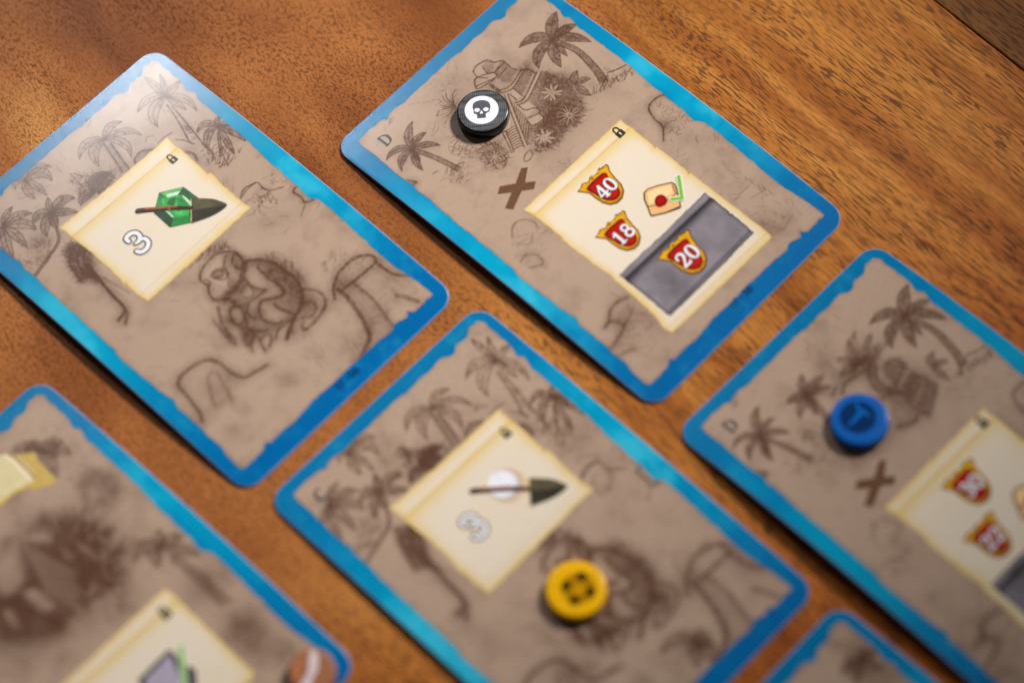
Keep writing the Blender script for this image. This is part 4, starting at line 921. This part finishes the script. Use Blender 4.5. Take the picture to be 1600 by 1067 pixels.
class Stamp(Ink):                             # flat printed shapes on a token's top, token coordinates
    def __init__(s, z): Ink.__init__(s, 'A', 0); s.z = z
    def _put(s, pts, lift=0.0):
        b = len(s.v)
        for x, y in pts: s.v.append((x * MM, y * MM, (s.z + lift) * MM))
        return b
def ring(r, n=40, c=(0, 0), ry=None, rot=0.0):
    ry = ry or r; o = []
    for t in np.linspace(0, 2 * math.pi, n, endpoint=False):
        x, y = r * math.cos(t), ry * math.sin(t); o.append((c[0] + x * math.cos(rot) - y * math.sin(rot), c[1] + x * math.sin(rot) + y * math.cos(rot)))
    return o

def token_mat(name, rgb, rough, weave=0.0):
    m, nt, b = new_mat(name); N, L = nt.nodes, nt.links; c = lin(rgb)
    b.inputs['Roughness'].default_value = rough; b.inputs['Specular IOR Level'].default_value = 0.3
    tc = N.new('ShaderNodeTexCoord'); ns = N.new('ShaderNodeTexNoise'); L.new(tc.outputs['Object'], ns.inputs['Vector'])
    mp = N.new('ShaderNodeMapping'); mp.inputs['Scale'].default_value = (120, 1500, 400) if weave else (500, 500, 500); L.new(tc.outputs['Object'], mp.inputs[0]); L.new(mp.outputs[0], ns.inputs['Vector'])
    ns.inputs['Scale'].default_value = 1.0; ns.inputs['Detail'].default_value = 3
    rp = N.new('ShaderNodeValToRGB'); rp.color_ramp.elements[0].position = .35; rp.color_ramp.elements[1].position = .6
    lo = (.25 if sum(rgb) < 300 else .93) if weave else .9
    rp.color_ramp.elements[0].color = tuple(v * lo for v in c) + (1,); rp.color_ramp.elements[1].color = c + (1,)
    L.new(ns.outputs['Fac'], rp.inputs[0]); L.new(rp.outputs[0], b.inputs['Base Color'])
    if weave:
        hs = []
        for ax in ('X', 'Y'):
            w = N.new('ShaderNodeTexWave'); w.bands_direction = ax; w.inputs['Scale'].default_value = 1.0; w.inputs['Distortion'].default_value = .5
            mm = N.new('ShaderNodeMapping'); mm.inputs['Scale'].default_value = (1050, 1300, 1); L.new(tc.outputs['Object'], mm.inputs[0]); L.new(mm.outputs[0], w.inputs['Vector']); hs.append(w)
        ad = N.new('ShaderNodeMath'); ad.operation = 'ADD'; L.new(hs[0].outputs['Fac'], ad.inputs[0]); L.new(hs[1].outputs['Fac'], ad.inputs[1])
        bp = N.new('ShaderNodeBump'); bp.inputs['Strength'].default_value = weave; bp.inputs['Distance'].default_value = .00006; L.new(ad.outputs[0], bp.inputs['Height']); L.new(bp.outputs[0], b.inputs['Normal'])
    return m

def token(card, p, h, label):
    x, y, z = place(card, p, h)
    o = bpy.data.objects.new('disc_token', None); link(o); o.location = (x * MM, y * MM, z * MM); o.empty_display_size = .004
    cx, cy, a, H = CARDS[card]; c, s = math.cos(math.radians(a)), math.sin(math.radians(a))
    ly = -s * (x - cx) + c * (y - cy); sl = -8 * H * ly / CH ** 2      # slope of the bowed card along its length
    nrm = Vector((s * sl, -c * sl, 1)).normalized()
    o.rotation_euler = Vector((0, 0, 1)).rotation_difference(nrm).to_euler()
    tag(o, label, 'token', 'round tokens lying on the cards'); return o

HT = 1.8
t = token('B', (755.0, 173.5), HT, 'black disc token with a white circle and skull')
token_body(t, 4.1, HT, token_mat('black_gloss', (16, 16, 18), .22), er=.42)
s = Stamp(HT + .012); s.poly(ring(3.8, 60), token_mat('black_linen', (84, 86, 92), .36, .7)); s.build('linen_face', t)
s = Stamp(HT + .02); s.poly(ring(2.62, 48, (-.18, .12)), token_mat('white_linen', (238, 236, 246), .35, .3)); disc = s.build('white_circle', t)
k = .1031 / 10.03
def sk(*pts): return [((X - 540) * k, -(Y - 475) * k / .845) for X, Y in pts]
BK = flat('skull_print', (62, 62, 74), .4, .5, True, .2); s = Stamp(HT + .028)
s.poly(smooth(sk((388, 420), (396, 370), (430, 336), (490, 318), (560, 318), (620, 340), (650, 375), (660, 420), (652, 462)), 3).tolist() + sk((640, 500), (600, 520), (580, 530), (582, 592), (450, 592), (445, 530), (398, 508), (402, 470)), BK)
WH = flat('skull_hole_print', (240, 238, 246))
s.poly(ring(.43, 20, sk((455, 462))[0], .34), WH, .006); s.poly(ring(.43, 20, sk((588, 462))[0], .34), WH, .006); s.poly(sk((517, 470), (540, 512), (532, 528), (517, 516), (503, 528), (495, 512)), WH, .006)
s.build('skull', t)

t = token('D', (1344.0, 655.0), HT, 'blue disc token with a darker blue circle and forked emblem')
token_body(t, 4.28, HT, token_mat('blue_plastic', (0, 92, 180), .26), er=.42)
k2 = .11246 / 10.75
def bl(*pts): return [((X - 565) * k2, -(Y - 490) * k2 / .87) for X, Y in pts]
s = Stamp(HT + .02); s.poly(ring(2.62, 44, bl((545, 465))[0]), flat('blue_circle_print', (4, 46, 96))); s.build('dark_circle', t)
s = Stamp(HT + .03); E1 = flat('blue_emblem_print', (6, 100, 186))
s.ribbon(bl((560, 280), (575, 360), (600, 390)), (.35, .55, .7), E1); s.ribbon(bl((400, 560), (480, 510), (560, 440), (620, 400), (660, 420), (720, 480)), (.3, .55, .8, .9, .5, .2), E1); s.build('forked_emblem', t)

t = token('C', (900.0, 919.0), HT, 'yellow disc token with a four lobed dark emblem')
token_body(t, 4.35, HT, token_mat('yellow_plastic', (240, 180, 2), .26), er=.42)
k3 = .11246 / 11.06
def ye(*pts): return [((X - 545) * k3, -(Y - 520) * k3 / .885) for X, Y in pts]
s = Stamp(HT + .02); s.poly(ring(2.35, 40, ye((580, 520))[0]), flat('amber_print', (176, 124, 4))); s.build('amber_circle', t)
s = Stamp(HT + .03); DK = flat('dark_emblem_print', (34, 26, 6))
for c, rot in (((635, 365), -.2), ((405, 478), 1.1), ((742, 580), 1.1), ((512, 675), -.1)): s.poly(ring(.85, 20, ye(c)[0], .62, rot), DK)
s.poly(ring(.8, 20, ye((575, 535))[0], .5, .5), flat('yellow_emblem_print', (214, 156, 8))); s.build('lobed_emblem', t)

t = token('E', (486.0, 1046.0), 1.9, 'brown disc token with a white curved mark on the ruin card')
token_body(t, 3.35, 1.9, token_mat('brown_plastic', (160, 104, 74), .36), er=.4)
k4 = .0875 / 11.17
def br(*pts): return [((X - 755) * k4, -(Y - 754) * k4 / .89) for X, Y in pts]
s = Stamp(1.92); s.ribbon(br((790, 470), (785, 600), (760, 740), (700, 860), (640, 960), (600, 1060)), (1.0, 1.4, 1.2, .9, 1.3, 1.2), flat('white_mark_print', (220, 204, 208)), n=4); s.ribbon(br((560, 560), (470, 700), (480, 860)), (.5, .9, .5), flat('copper_print', (186, 116, 74))); s.build('curved_mark', t)
